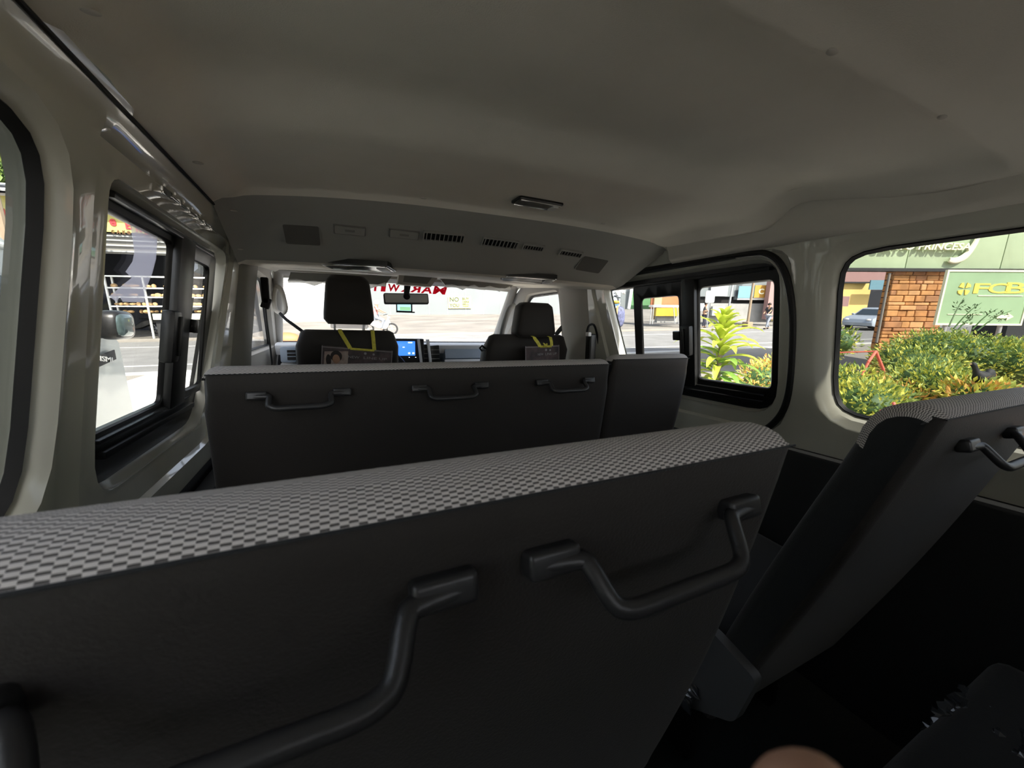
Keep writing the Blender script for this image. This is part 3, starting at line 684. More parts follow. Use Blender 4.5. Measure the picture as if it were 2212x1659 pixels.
# hanging flyers on yellow ribbons
def flyer(xc, y, ztop, w, tilt, sx, zrib, label, knot):
    root = thing('hanging_flyer', label, 'flyer', (xc, y, ztop-.2))
    T = Matrix.Translation((xc, y, ztop)) @ Matrix.Rotation(R(tilt), 4, 'Y') @ Matrix.Rotation(R(90), 4, 'X')
    mb = MB(); mb.prism([(-w/2, 0), (w/2, 0), (w/2, -.22), (-w/2, -.22)], 0, .003, T); mb.build('card', 'flyer', root)
    mb = MB(); mb.box((0, -.007, .0035), (w, .004, .002), T=T); mb.box((-w/2+.003, -.11, .0035), (.004, .22, .002), T=T); mb.box((w/2-.003, -.11, .0035), (.004, .22, .002), T=T); mb.build('sleeve_edge', K['sleeve'], root)
    for wd_s, wu, wc in (('NEW', .16, -.14), ('LINE UP', .34, .17)): mb = MB(); mb.text(wd_s, w*wu, .013, T @ Matrix.Translation((w*(.08+wc), -.050, .003)), .001); mb.build('printed_text', K['grey_ink'], root)
    mb = MB(); mb.cyl(T @ V((w*.10, -.026, .004)), T @ V((w*.10, -.026, .0045)), .007, n=16); mb.build('printed_emblem', K['grey_ink'], root); mb = MB(); mb.cyl(T @ V((w*.22, -.028, .004)), T @ V((w*.22, -.028, .0045)), .006, n=16); mb.build('printed_emblem', K['grey_ink'], root)
    if not knot:
        mb = MB(); mb.prism([(-w*.46, -.03), (-w*.14, -.02), (-w*.14, -.12), (-w*.46, -.12)], .0033, .0042, T); mb.build('photo_panel', K['photo_bg'], root)
        mb = MB(); mb.sph(T @ V((-w*.30, -.062, .0045)), (.020, .002, .028), 10); mb.build('portrait_face', 'skind', root)
        mb = MB(); mb.sph(T @ V((-w*.30, -.052, .0040)), (.029, .002, .030), 10); mb.sph(T @ V((-w*.40, -.075, .0040)), (.013, .0015, .032), 8); mb.build('portrait_hair', K['hair'], root)
    mb = MB()
    for s in (-1, 1):
        a = V((xc+sx[0 if s < 0 else 1], y-.002, zrib)); b = T @ V((s*w*.17+.02, -.004, .006))
        mb.tube([a+V((0, .03, .01)), a+V((0, .002, .005)), a, (a+b)/2+V((0, -.004, 0)), b], [.010]*5, 8, flat=.14, up=(1, 0, 0))
    a = T @ V((-w*.17+.02, -.006, .006)); b = T @ V((w*.17+.02, -.006, .006)); mb.tube([a, (a+b)/2, b], .006, 8, flat=.3, up=(0, 0, 1))
    if knot: mb.tube([(a+b)/2+V((-.02, -.004, .018)), (a+b)/2+V((.004, -.004, .004)), (a+b)/2+V((.02, -.004, -.002))], .006, 8, flat=.4); mb.tube([(a+b)/2+V((-.018, -.004, .0)), (a+b)/2+V((.006, -.006, .016))], .005, 8, flat=.4)
    mb.build('yellow_ribbon', 'yellow', root, label='yellow ribbon loop')
K['sleeve'] = mat('sleeve_edge', (.22, .20, .21), .3); K['grey_ink'] = mat('grey_ink', (.30, .29, .29), .6)
K['photo_bg'] = mat('photo_bg', (.25, .17, .15), .4, col2=(.4, .32, .27), vscale=30); K['hair'] = mat('hair', (.015, .008, .006), .6)
flyer(.135, 2.245, -.120, .36, 5, (-.088, .075), -.030, 'dark printed flyer with a portrait hanging from a yellow ribbon behind the driver seat', False)
flyer(1.095, 1.91, -.090, .225, -2, (-.054, .052), -.048, 'dark printed flyer with a knotted yellow ribbon behind the front passenger seat', True)
# ================================================================ FRONT CABIN
# windscreen
w = thing('window_7', '', '', (XC, 3.1, -.15), kind='structure')
def wsp(u, v):
    b = V((-.37+1.78*u, 3.42+.06*math.sin(math.pi*u), -.17)); t = V((-.285+1.61*u, 2.78+.05*math.sin(math.pi*u), .312)); return b.lerp(t, v)
n = 16; mb = MB(); vs = [wsp(i/n, j/6) for j in range(7) for i in range(n+1)]; mb.add(vs, [(j*(n+1)+i, j*(n+1)+i+1, (j+1)*(n+1)+i+1, (j+1)*(n+1)+i) for j in range(6) for i in range(n)])
mb.add([v+V((0, .004, .003)) for v in vs], [(j*(n+1)+i, j*(n+1)+i+1, (j+1)*(n+1)+i+1, (j+1)*(n+1)+i) for j in range(6) for i in range(n)])
mb.build('glass_pane', 'glassW', w)
# A pillars
for s, nm in ((0, 'trim_9'), (1, 'trim_10')):
    sg = -1 if s == 0 else 1; mb = MB(); rings = []
    for k in range(9):
        v = k/8; p = wsp(s, v); r = .045+.012*v; rings.append([p+V((math.cos(a)*r*.55-sg*.01, math.sin(a)*r-.01, 0)) for a in [2*math.pi*q/10 for q in range(10)]])
    mb.ring_loft(rings); struct(mb.build(nm, 'trimlight', smooth=60))
mb = MB(); rings = []
for k in range(17):
    x = -.29+1.62*k/16; y = 2.72+.05*math.sin(math.pi*k/16); rings.append([V((x, y-.03, .345)), V((x, y-.025, .318)), V((x, y+.01, .306)), V((x, y+.07, .300)), V((x, y+.08, .345))])
mb.ring_loft(rings); struct(mb.build('trim_11', 'trimlight', smooth=50))
# inner window surround behind the headliner front
for side, label in ((-1, 'light grey grab handle on the left windscreen pillar'), (1, 'dark grab handle on the right windscreen pillar')):
    mb = MB()
    if side < 0:
        P = [pv(598, 618, Y=2.80), pv(607, 625, Y=2.76), pv(614, 648, Y=2.74), pv(617, 668, Y=2.74), pv(610, 677, Y=2.76), pv(596, 670, Y=2.80), pv(592, 650, Y=2.82), pv(593, 632, Y=2.82)]
        mb.tube(smooth_path(P+[P[0]], 4)[:-1], .013, 10, closed=True)
    else:
        P = [pv(1110, 660, Y=2.70), pv(1100, 668, Y=2.66), pv(1092, 690, Y=2.66), pv(1085, 715, Y=2.68), pv(1083, 735, Y=2.72)]
        mb.tube(smooth_path(P, 4), .020, 10)
    tag(mb.build('pillar_grab_handle', 'trimlight' if side < 0 else 'trimgrey', smooth=60), label, 'grab handle')
# sun visors
def visor(q, Y, label):
    root = thing('sun_visor', label, 'sun visor', pv(*q[3], Y=Y))
    P = [pv(*p, Y=Y) for p in q]; mb = MB(); rr = []
    for d, e in ((-.012, .94), (-.006, 1), (.006, 1), (.012, .94)):
        c = sum(P, V())/4; rr.append([c+(p-c)*e+V((0, d, 0)) for p in P])
    mb.ring_loft(rr); mb.build('visor_panel', 'trimgrey', root)
    mb = MB(); a, b = P[3], P[2]; pts = [a.lerp(b, i/12)+V((0, -.01+.006*math.sin(i*2.1), -.004+.007*math.sin(i*1.7))) for i in range(13)]
    mb.tube(pts, [.010+.005*math.sin(i*2.7) for i in range(13)], 6); mb.build('plastic_wrap', K['wrap'], root)
K['wrap'] = film_mat('visor_wrap', (.85, .85, .82), .75)
visor([(628, 588), (846, 597), (832, 616), (622, 606)], 2.64, 'plastic-wrapped grey sun visor above the driver')
visor([(948, 600), (1112, 612), (1100, 624), (962, 617)], 2.64, 'plastic-wrapped grey sun visor above the front passenger')
root = thing('overhead_console', 'light grey overhead console between the two sun visors', 'console', pv(900, 600, Y=2.60))
P = [pv(862, 592, Y=2.58), pv(948, 596, Y=2.58), pv(930, 620, Y=2.62), pv(858, 614, Y=2.62)]
mb = MB(); mb.ring_loft([[p+V((0, -.012, 0)) for p in P], [p+V((0, .05, 0)) for p in P]]); mb.build('housing', 'trimlight', root)
Pc = sum(P, V())/4; mb = MB(); mb.ring_loft([[Pc+(p-Pc)*.72+V((0, -.016, .006)) for p in P], [Pc+(p-Pc)*.72+V((0, -.010, .006)) for p in P]]); mb.build('glasses_box_lid', 'trimgrey', root)
# rear view mirror
root = thing('rear_view_mirror', 'wide dark rear-view mirror hanging in the middle of the windscreen', 'mirror', pv(878, 656, Y=2.66))
a, b = pv(829, 631, Y=2.66), pv(926, 658, Y=2.66); c = (a+b)/2; wd = b.x-a.x; ht = .070
T = frameM(c, (wd, 0, .012), (0, .18, 1)); 
mb = MB(); mb.prism(rrect(wd, ht, .012), -.022, .0, T); mb.build('mirror_housing', 'blackm', root)
mb = MB(); mb.prism(rrect(wd-.012, ht-.012, .008), -.0, .0015, T); mb.build('mirror_glass', 'mirror', root)
mb = MB(); mb.cyl(c+V((0, .03, 0)), pv(880, 618, Y=2.74), .016, .022); mb.sph(c+V((0, .02, .01)), .03, 8); mb.build('mirror_stem', 'blackm', root)
root = thing('dash_camera', 'small screen in a black frame below the rear-view mirror', 'dash camera', pv(874, 674, Y=2.70))
a, b = pv(858, 654, Y=2.70), pv(889, 673, Y=2.70); c = (a+b)/2
mb = MB(); mb.prism([(-(b.x-a.x)/2-.006, -.036), ((b.x-a.x)/2+.022, -.036), ((b.x-a.x)/2+.022, -.028), ((b.x-a.x)/2+.006, -.028), ((b.x-a.x)/2+.006, .036), (-(b.x-a.x)/2-.006, .036)], -.012, 0, frameM(c, (1, 0, 0), (0, 0, 1))); mb.build('camera_case', 'blackm', root)
mb = MB(); mb.box(c+V((-.002, -.001, .004)), (b.x-a.x-.004, .003, .056)); mb.build('camera_screen', mat('cam_screen', (.5, .6, .6), .2, emit=(.45, .8, .85), es=.9), root)
mb = MB(); mb.box(c+V((.004, -.003, -.010)), ((b.x-a.x)*.75, .003, .024)); mb.build('screen_picture', mat('cam_pic', (.3, .6, .3), .3, emit=(.4, .8, .45), es=.7), root)
K['redT'] = film_mat('red_vinyl_film', (.85, .03, .08), .96)
def onws(px, py):
    d = ray(px, py); n_ = (wsp(1, 0)-wsp(0, 0)).cross(wsp(0, 1)-wsp(0, 0)); o = wsp(.5, .5); return d*(o.dot(n_)/d.dot(n_))
root = thing('windscreen_lettering', 'red mirrored lettering along the top of the windscreen', 'lettering', onws(880, 636))
wy = (wsp(.5, 1)-wsp(.5, 0)).normalized()
mb = MB()
for ch, xa, ya, xb, yb in (('T', 801, 613, 820, 629), ('I', 823, 613, 833, 630), ('W', 837, 614, 863, 630), ('K', 866, 615, 885, 631), ('R', 886, 617, 908, 632), ('A', 910, 618, 934, 634), ('M', 936, 619, 963, 636)):
    p = onws((xa+xb)/2, (ya+yb)/2)-V((0, .010, 0)); sx = (onws(xb, yb)-onws(xa, yb)).length; sy = (onws(xa, yb)-onws(xa, ya)).length
    mb = MB(); mb.text(ch, sx, sy, frameM(p, (1, 0, .0), wy), .001, mirror=True, bold=.03); mb.build('red_letter', K['redT'], root)
# instrument panel
root = thing('dashboard', 'pale blue-grey dashboard with a blue screen and black vents', 'dashboard', (XC, 3.1, -.75))
prof = [(3.44, -.175), (3.25, -.128), (3.05, -.120), (2.93, -.124), (2.90, -.135), (2.905, -.155)]
mb = MB(); mb.ring_loft([[V((x, y, z)) for y, z in prof+[(2.95, -.2), (3.44, -.2)]] for x in (-.33, 0, .4, .8, 1.1, 1.38)]); mb.build('top_pad', 'dashl', root)
mb = MB(); mb.ring_loft([[V((x, y, z)) for y, z in ((2.93, -.150), (2.915, -.165), (2.90, -.235), (2.93, -.26), (3.3, -.26), (3.3, -.15))] for x in (.80, 1.0, 1.2, 1.37)]); mb.build('upper_panel', 'dash', root)
mb = MB(); mb.box((XC, 3.20, -.52), (1.70, .36, .52), None, .04); mb.build('lower_panel', 'dashl', root)
a, b = pv(868, 733, Y=2.84), pv(912, 792, Y=2.84); mb = MB(); mb.box(((a.x+b.x)/2-.03, 2.88, (a.z+b.z)/2-.02), (b.x-a.x+.10, .06, abs(a.z-b.z)+.05), None, .012); mb.build('centre_screen_surround', 'black', root)
a, b = pv(866, 737, Y=2.845), pv(897, 768, Y=2.845); sc_ = MB(); sc_.box(((a.x+b.x)/2-.03, 2.846, (a.z+b.z)/2), (b.x-a.x+.06, .006, a.z-b.z), None, .002); scr = sc_.build('touch_screen', 'screen', root)
mb = MB()
mb = None
for px, py, s1, s2 in ((886, 740, .030, .008), (884, 763, .014, .012), (893, 763, .014, .012), (872, 750, .014, .006), (884, 772, .008, .003), (898, 772, .008, .003)):
    p = pv(px, py, Y=2.841); mb = MB(); mb.box(p, (s1, .003, s2), None, .001); mb.build('screen_icon', 'icon', scr)
p = pv(896, 787, Y=2.845); mb = MB(); mb.cyl(p, p-V((0, .018, 0)), .020, .017, 20); mb.build('volume_knob', 'chrome', root)
for px0, px1, m in ((904, 911, 'dashl'), (925, 931, 'dashl')):
    a, b = pv(px0, 733, Y=2.85), pv(px1, 792, Y=2.85); mb = MB(); mb.box(((a.x+b.x)/2, 2.87, (a.z+b.z)/2), (b.x-a.x, .05, a.z-b.z), rot(0, -6), .005); mb.build('bezel_strip', m, root)
for px0, px1, y0, y1 in ((911, 925, 744, 783), (930, 950, 746, 784)):
    a, b = pv(px0, y0, Y=2.87), pv(px1, y1, Y=2.87); v_ = MB(); v_.box(((a.x+b.x)/2, 2.885, (a.z+b.z)/2), (b.x-a.x, .04, a.z-b.z), rot(0, -4), .006); vv = v_.build('air_outlet', 'black', root)
    for k in range(3): mb = MB(); mb.box(((a.x+b.x)/2, 2.862, b.z+(a.z-b.z)*(k+1)/4), (b.x-a.x-.01, .006, .004)); mb.build('vane', 'trimgrey', vv)
a, b = pv(604, 753, Y=2.86), pv(640, 780, Y=2.86); mb = MB(); mb.box(((a.x+b.x)/2, 2.89, (a.z+b.z)/2), (b.x-a.x, .06, a.z-b.z+.02), None, .014); lo = mb.build('left_outlet_housing', 'dash', root)
mb = MB(); mb.box(((a.x+b.x)/2+.02, 2.858, (a.z+b.z)/2), (b.x-a.x-.04, .006, (a.z-b.z)*.8)); mb.build('outlet_opening', 'black', lo)
for k in range(3): mb = MB(); mb.box(((a.x+b.x)/2+.02, 2.853, b.z+.02+(a.z-b.z)*.8*(k+.5)/3), (b.x-a.x-.04, .006, .004)); mb.build('vane', 'dash', lo)
mb = MB(); p = pv(1000, 783, Y=2.89); mb.box(p+V((.05, .0, 0)), (.40, .02, .05), None, .008); mb.build('glove_box_lid', 'dashl', root)
# steering wheel
root = thing('steering_wheel', 'black steering wheel showing beside the driver seat', 'steering wheel', (.30, 2.70, -.40))
cw = V((.29, 2.72, -.34)); A = V((1, 0, 0)); B = V((0, .35, .94)).normalized(); mb = MB(); mb.tube([cw+A*.19*math.cos(t)+B*.19*math.sin(t) for t in [2*math.pi*i/36 for i in range(36)]], .015, 10, closed=True); mb.build('rim', 'black', root)
mb = MB(); mb.sph(cw+V((0, .03, 0)), (.07, .03, .06), 10); mb.box(cw+V((0, .02, 0)), (.34, .02, .035), None, .008); mb.box(cw+V((0, .02, -.09)), (.04, .02, .16), None, .008); mb.build('hub', 'black', root)
# seat belts
def belt(label, P, ws, hard, loc):
    root = thing('seat_belt', label, 'seat belt', loc)
    mb = MB(); mb.tube(smooth_path(P, 4), ws, 8, flat=.12, up=(0, 1, .1)); mb.build('webbing', 'blackm', root)
    for nm, m, bx in hard:
        mb = MB(); mb.box(*bx, bev=.006, seg=2) if len(bx) == 2 else mb.box(bx[0], bx[1], bx[2], .006); mb.build(nm, m, root)
p1, p2, p3 = pv(1226, 628, Y=2.10), pv(1236, 655, Y=2.10), pv(1229, 690, Y=2.10)
belt('seat belt with white guide on the right pillar beside the passenger headrest', [p3+V((0, -.01, .0)), pv(1215, 706, Y=2.14), pv(1200, 724, Y=2.2)], .022,
     [('slider_cover', 'blackm', (pv(1233, 668, Y=2.10), (.035, .03, .10), rot(0, 4))), ('height_slot', 'trimdark', (pv(1228, 638, Y=2.11), (.008, .012, .07), rot(0, -8))), ('belt_guide', 'whitep', (p3, (.055, .03, .035), rot(0, -25)))], p3)
q3 = pv(572, 650, Y=2.12)
belt('seat belt with dark guide on the left pillar beside the driver', [pv(573, 655, Y=2.12), pv(576, 690, Y=2.13), pv(582, 735, Y=2.15), pv(588, 785, Y=2.2)], .022,
     [('slider_cover', 'blackm', (pv(573, 628, Y=2.12), (.030, .03, .12), None)), ('belt_guide', 'trimdark', (pv(575, 655, Y=2.12), (.035, .03, .05), rot(0, 20))), ], q3)
mb = MB(); mb.tube([pv(604, 676, Y=2.5), pv(618, 690, Y=2.4), pv(655, 717, Y=2.33)], .008, 6, flat=.3); tag(mb.build('seat_belt_strap', 'blackm'), 'thin black belt strap crossing to the driver seat top', 'seat belt')
root = thing('belt_retractor', 'black belt retractor with a white latch on the wall ahead of the folding seat', 'belt retractor', pv(1276, 776, Y=1.76))
a = pv(1276, 750, Y=1.76); mb = MB(); mb.box(a+V((0, 0, -.01)), (.045, .05, .17), None, .014, seg=3); mb.build('retractor_housing', 'black', root)
mb = MB(); mb.box(pv(1271, 722, Y=1.745), (.020, .03, .022), None, .004); mb.build('white_latch', 'whitep', root)
mb = MB(); mb.tube(smooth_path([pv(1268, 718, Y=1.76), pv(1272, 704, Y=1.76), pv(1283, 702, Y=1.77), pv(1290, 725, Y=1.79), pv(1296, 760, Y=1.79)], 4), .006, 8); mb.build('belt_loop', 'blackm', root)
# torn protective film + sticker on the left sliding window
def wallpt(side, px, py, off):
    d = ray(px, py); t = (XC+side*(HW+off))/(d.x+side*TB*d.z); return d*t
def filmpiece(nm, label, pts, off, m, cat):
    mb = MB(); P = [wallpt(-1, x, y, off) for x, y in pts]; n = len(P)
    poly = [(p.y, p.z) for p in P]; vs, fs = [], []
    vo, eo, fo, *_ = geometry.delaunay_2d_cdt([V(p) for p in poly], [(i, (i+1) % n) for i in range(n)], [], 0, 1e-6)
    fs = [tuple(f) for f in fo if inpoly(cen([vo[i] for i in f]), poly)]
    mb.add([V((wx(-1, p.y, off), p.x, p.y)) for p in vo], fs); mb.add([V((wx(-1, p.y, off-.001), p.x, p.y)) for p in vo], fs)
    return tag(mb.build(nm, m, smooth=0), label, cat)
filmpiece('torn_film', 'ragged translucent protective film on the rear pane of the left sliding window', [(279, 478), (286, 515), (290, 545), (286, 565), (271, 587), (284, 600), (262, 618), (236, 640), (251, 652), (258, 640), (265, 652), (310, 653), (316, 620), (328, 590), (336, 560), (340, 505), (300, 485)], .045, film_mat('film_white', (.85, .82, .92), .55), 'film')
filmpiece('torn_film', 'white film scrap on the sliding pane of the left window', [(409, 562), (426, 566), (427, 580), (412, 592), (420, 594), (410, 600), (411, 615), (420, 620), (408, 628), (404, 600)], .036, film_mat('film_white2', (.95, .95, .97), .8), 'film')
s_ = filmpiece('film_strip', 'narrow white label strip on the sliding pane of the left window', [(408, 643), (418, 643), (411, 705), (404, 705)], .034, 'whitep', 'label')
st = filmpiece('window_sticker', 'blue and white sticker at the front edge of the left window', [(467, 550), (482, 555), (476, 612), (461, 608)], .047, K['whitep'], 'sticker')
# fix up: blue print on the sticker
P = [wallpt(-1, x, y, .0455) for x, y in ((468, 557), (480, 560), (474, 608), (463, 604))]
mb = MB(); mb.add(P, [(0, 1, 2, 3)]); mb.add([p+V((.0006, 0, 0)) for p in P], [(3, 2, 1, 0)]); mb.build('blue_print', mat('sticker_blue', (.03, .05, .16), .4), st)
c = sum(P, V())/4+V((.0012, 0, 0)); mb = MB(); mb.text('CAR AIR', .085, .030, frameM(c, (P[3]-P[0]), (0, 1, 0)), .0006); mb.build('sticker_text', 'whitep', st)
# ================================================================ HAND of the photographer (only one fingertip reaches the frame)
def fingers():
    root = thing('person', 'blurred fingertip of the person holding the camera, at the lower edge', 'person', (.10, .0, -.18))
    tip = pv(1690, 1618, Y=.040)*1.0
    # local hand: palm below and behind the lens, index fingertip rising toward the frame edge
    vs = []; es = []; rad = []
    def chain(pts, rs, start=None):
        i0 = start
        for p, r in zip(pts, rs):
            vs.append(V(p)); rad.append(r)
            if i0 is not None: es.append((i0, len(vs)-1))
            i0 = len(vs)-1
        return i0
    def cc(x, y, z): return MM @ V((x, y, z))
    tip = cc(.0535, .0722, .077)
    chain([cc(.088, .165, -.055)], [.024]); chain([cc(.086, .150, -.038), cc(.083, .137, -.022)], [.026, .024], 0); palm = 2
    chain([cc(.070, .122, -.002), cc(.060, .102, .030), cc(.056, .088, .056), tip], [.0105, .0105, .0105, .0098], palm)
    for k, (x, l) in enumerate(((.088, 1), (.106, .88), (.123, .70))):
        chain([cc(x, .130, -.010), cc(x+.002, .128, -.010+.036*l), cc(x+.002, .138, -.010+.052*l), cc(x, .152, -.010+.046*l)], [.0095, .0088, .008, .007], palm)
    chain([cc(.058, .150, -.035), cc(.042, .146, -.020), cc(.034, .140, -.004)], [.0115, .010, .0085], 1)
    chain([cc(.092, .22, -.10), cc(.10, .30, -.16)], [.025, .032], 0)
    me = bpy.data.meshes.new('hand'); inv = W[root.name].inverted(); me.from_pydata([inv @ v for v in vs], es, [])
    o = bpy.data.objects.new('hand', me); C.objects.link(o); o.parent = root; W[o.name] = W[root.name]; me.materials.append(K['skin'])
    m = o.modifiers.new('s', 'SKIN'); 
    for i, sv in enumerate(me.skin_vertices[0].data): sv.radius = (rad[i], rad[i]); sv.use_root = (i == 0)
    m2 = o.modifiers.new('u', 'SUBSURF'); m2.levels = 2; m2.render_levels = 2; m.use_smooth_shade = True
    mb = MB(); q = tip+(MM @ V((.001, .0075, -.002))); mb.sph(q, (.0055, .0016, .0058), 8, rot=rot(-40)); mb.build('fingernail', mat('nail', (.55, .35, .28), .35), o)
fingers()
# ================================================================ STREET OUTSIDE (street frame)
XR = V((C18, -S18, 0)); UP = V((0, 0, 1)); TOC = V((-S18, -C18, 0))
def K_(n, *a, **k): K[n] = mat(n, *a, **k); return K[n]
K_('asphalt', (0.178, 0.177, 0.176), .9, var=.10, vscale=1.5, bump=.3, bscale=30); K_('bounce_pale', (.88, .85, .80), .9, var=.06, vscale=1); K_('lot', (.16, .155, .15), .9, var=.1, vscale=2); K_('concrete', (0.238, 0.22, 0.194), .9, var=.08, vscale=.8)
K_('dirt', (0.166, 0.153, 0.136), .95, var=.25, vscale=.35); K_('linewhite', (0.45, 0.45, 0.432), .7); K_('signyellow', (0.578, 0.535, 0.173), .5); K_('signred', (.60, .05, .06), .5)
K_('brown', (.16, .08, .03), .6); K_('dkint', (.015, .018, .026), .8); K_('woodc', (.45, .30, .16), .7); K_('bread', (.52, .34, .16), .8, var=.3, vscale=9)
K_('galv', (0.32, 0.336, 0.344), .5, var=.1); K_('blueg', (.30, .42, .48), .7); K_('leafd', (0.045, 0.1, 0.025), .6); K_('leafm', (0.181, 0.265, 0.0631), .55); K_('leafy', (0.66, 0.641, 0.116), .55)
K_('leafl', (0.413, 0.505, 0.131), .5); K_('leafo', (.70, .38, .10), .55); K_('trunk', (.25, .19, .13), .9); K_('mint', (0.387, 0.48, 0.312), .45, var=.10, vscale=1.2); K_('mintsign', (0.276, 0.42, 0.248), .5, var=.08, vscale=1.5)
K_('cream', (0.778, 0.799, 0.583), .5); K_('gold', (0.768, 0.595, 0.115), .45); K_('silver', (0.428, 0.49, 0.571), .3, metal=.3, coat=.6); K_('cglass', (.03, .045, .06), .08, spec=.8); K_('tyre', (.02, .02, .02), .8)
K_('panelw', (0.16, 0.18, 0.19), .6, var=.05, vscale=.3); K_('orange', (0.39, 0.127, 0.0488), .6); K_('orangey', (0.39, 0.268, 0.0244), .5); K_('pink', (0.324, 0.189, 0.18), .6); K_('green', (0.084, 0.21, 0.091), .6)
K_('skyblue', (0.137, 0.268, 0.332), .5); K_('posterO', (0.428, 0.226, 0.0357), .5); K_('stall', (0.252, 0.252, 0.244), .7, var=.1, vscale=2); K_('navy', (.03, .03, .05), .7); K_('shirtb', (.03, .03, .035), .8); K_('jean', (.20, .22, .26), .8)
K_('vest', (.7, .7, .68), .7); K_('pinkshirt', (.75, .30, .30), .7); K_('tarpblue', (0.07, 0.175, 0.336), .6); K_('tan', (0.434, 0.294, 0.14), .7); K_('redpaint', (0.66, 0.144, 0.096), .5); K_('soil', (.45, .28, .20), .95, var=.2, vscale=4)
K['shutter'] = stripe_mat('roller_shutter', (.80, .80, .80), (.60, .62, .64), 'Z', .16); K['corr'] = stripe_mat('corrugated', (.55, .56, .56), (.25, .26, .27), 'X', .20, .5, .2); K['stone'] = stone_mat('stone_cladding')
def F(px, py, D=None, n=None): return Matrix(((XR.x, 0, TOC.x, 0), (XR.y, 0, TOC.y, 0), (0, 1, 0, 0), (0, 0, 0, 1))) if px is None else Matrix.Translation(at(px, py, D=D, n=n)) @ F(None, None)
def G(o): return Matrix.Translation(V(o)) @ Matrix(((1, 0, 0, 0), (0, 0, -1, 0), (0, 1, 0, 0), (0, 0, 0, 1)))  # facade parallel to the street
def obj(nm, mb, m, parent=None, smooth=35): return mb.build(nm, m, parent, OUT, smooth)
def slab(nm, x0, x1, y0, y1, z, m, t=.1):
    mb = MB(); mb.box(((x0+x1)/2, (y0+y1)/2, z-t/2), (x1-x0, y1-y0, t)); return struct(obj(nm, mb, m))
slab('ground', -60, 60, -30, 6.5, GZ, 'lot'); slab('apron', -60, 60, 6.5, 11.5, GZ, 'concrete'); mb = MB(); mb.box((-1.6, 6.6, GZ+.01), (7.8, 9.6, .04)); struct(obj('bounce_slab', mb, 'bounce_pale')); slab('road', -60, 60, 11.5, 20.5, GZ-.02, 'asphalt'); slab('far_ground', -60, 60, 20.5, 90, GZ, 'dirt')  # pale slab ahead of the van is added to bounce light onto the ceiling
mb = MB(); mb.box((0, 13.0, GZ-.018), (120, .16, .006)); struct(obj('road_marking', mb, 'linewhite'))
mb = MB(); mb.box((0, 20.45, GZ+.02), (120, .18, .16), None, .02); struct(obj('kerb', mb, 'concrete'))
mb = MB(); mb.box((0, 18.1, GZ-.018), (120, .12, .006)); struct(obj('road_marking', mb, 'linewhite'))
mb = MB(); mb.box((0, 11.45, GZ-.0), (120, .30, .06), None, .01); struct(obj('kerb', mb, 'linewhite'))
# ---- bakery
def bx(mb, x0, x1, y0, y1, z0, z1, bev=0, m=0): mb.box(((x0+x1)/2, (y0+y1)/2, (z0+z1)/2), (x1-x0, y1-y0, z1-z0), None, bev, m)
nB = 22.5; xl = -19.0; xr_ = -6.9
zb0 = 2.85; zb1 = 4.05
bk = thing('bakery_shop', 'open-fronted bakery across the street with a yellow banner and dark interior', 'shop', (-13, nB+2, GZ), frame=OUT)
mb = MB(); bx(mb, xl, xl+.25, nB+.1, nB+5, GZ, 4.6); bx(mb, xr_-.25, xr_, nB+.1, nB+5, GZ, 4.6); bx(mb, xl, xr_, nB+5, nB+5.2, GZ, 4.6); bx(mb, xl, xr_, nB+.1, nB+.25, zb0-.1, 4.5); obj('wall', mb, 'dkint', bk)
mb = MB(); mb.box(((xl+xr_)/2, nB+1.6, 4.75), (xr_-xl+1, 5.2, .06), rot(14)); rf = obj('corrugated_roof', mb, 'corr', bk)
mb = MB()
for z in (2.70, 2.52, 2.30, 2.05): bx(mb, xl, xr_, nB-.05, nB+.02, z-.03, z+.03)
obj('awning_rail', mb, 'galv', bk)
mb = MB(); bx(mb, xl, xr_, nB+.05, nB+.12, 1.95, 2.80); obj('rolled_shutter', mb, 'trimgrey', bk)
mb = MB(); bx(mb, -14.3, -12.9, nB+1.5, nB+1.6, .9, 1.9); obj('menu_board', mb, 'navy', bk)
def banner(px0, px1):
    root = thing('shop_banner', 'long yellow bakery banner with red and brown lettering', 'banner', (-13, nB-.12, zb0), frame=OUT)
    mb = MB(); bx(mb, xl, xr_, nB-.14, nB-.08, zb0, zb1); obj('banner_cloth', mb, 'signyellow', root)
    mb = MB(); bx(mb, xl, xr_, nB-.16, nB-.10, zb1, zb1+.10); obj('top_rail', mb, 'whitep', root)
    mb = MB(); mb2 = MB()
    def put(M_, ch, xa, ya, xb, yb, b=.02):
        a = at(xa, ya, n=nB-.15); c = at(xb, yb, n=nB-.15)
        M_ = MB(); M_.text(ch, abs(c.x-a.x), abs(a.z-c.z)*.86, G(((a.x+c.x)/2, nB-.145, (a.z+c.z)/2)), .03, bold=b); obj('red_letter' if b > .03 else 'brown_letter', M_, 'signred' if b > .03 else 'brown', root)
    for ch, xa, ya, xb, yb in (('e', 3, 448, 14, 467), ('e', 17, 449, 33, 468), ('N', 38, 450, 54, 472), ('e', 235, 471, 253, 490), ('E', 269, 476, 286, 497), ('N', 292, 485, 307, 503), ('E', 312, 492, 324, 508), ('T', 330, 500, 341, 514)): put(mb, ch, xa, ya, xb, yb, .035)
    for ch, xa, ya, xb, yb in (('C', 28, 474, 36, 485), ('e', 38, 475, 45, 486), ('P', 47, 476, 56, 487), ('C', 240, 496, 248, 505), ('A', 251, 496, 261, 506), ('K', 264, 497, 272, 507), ('e', 274, 498, 283, 507), ('F', 291, 501, 299, 511), ('o', 301, 503, 307, 512), ('R', 309, 504, 317, 514), ('A', 320, 506, 328, 516), ('L', 331, 508, 337, 517), ('L', 339, 509, 345, 518)): put(mb2, ch, xa, ya, xb, yb, .02)
banner(0, 400)
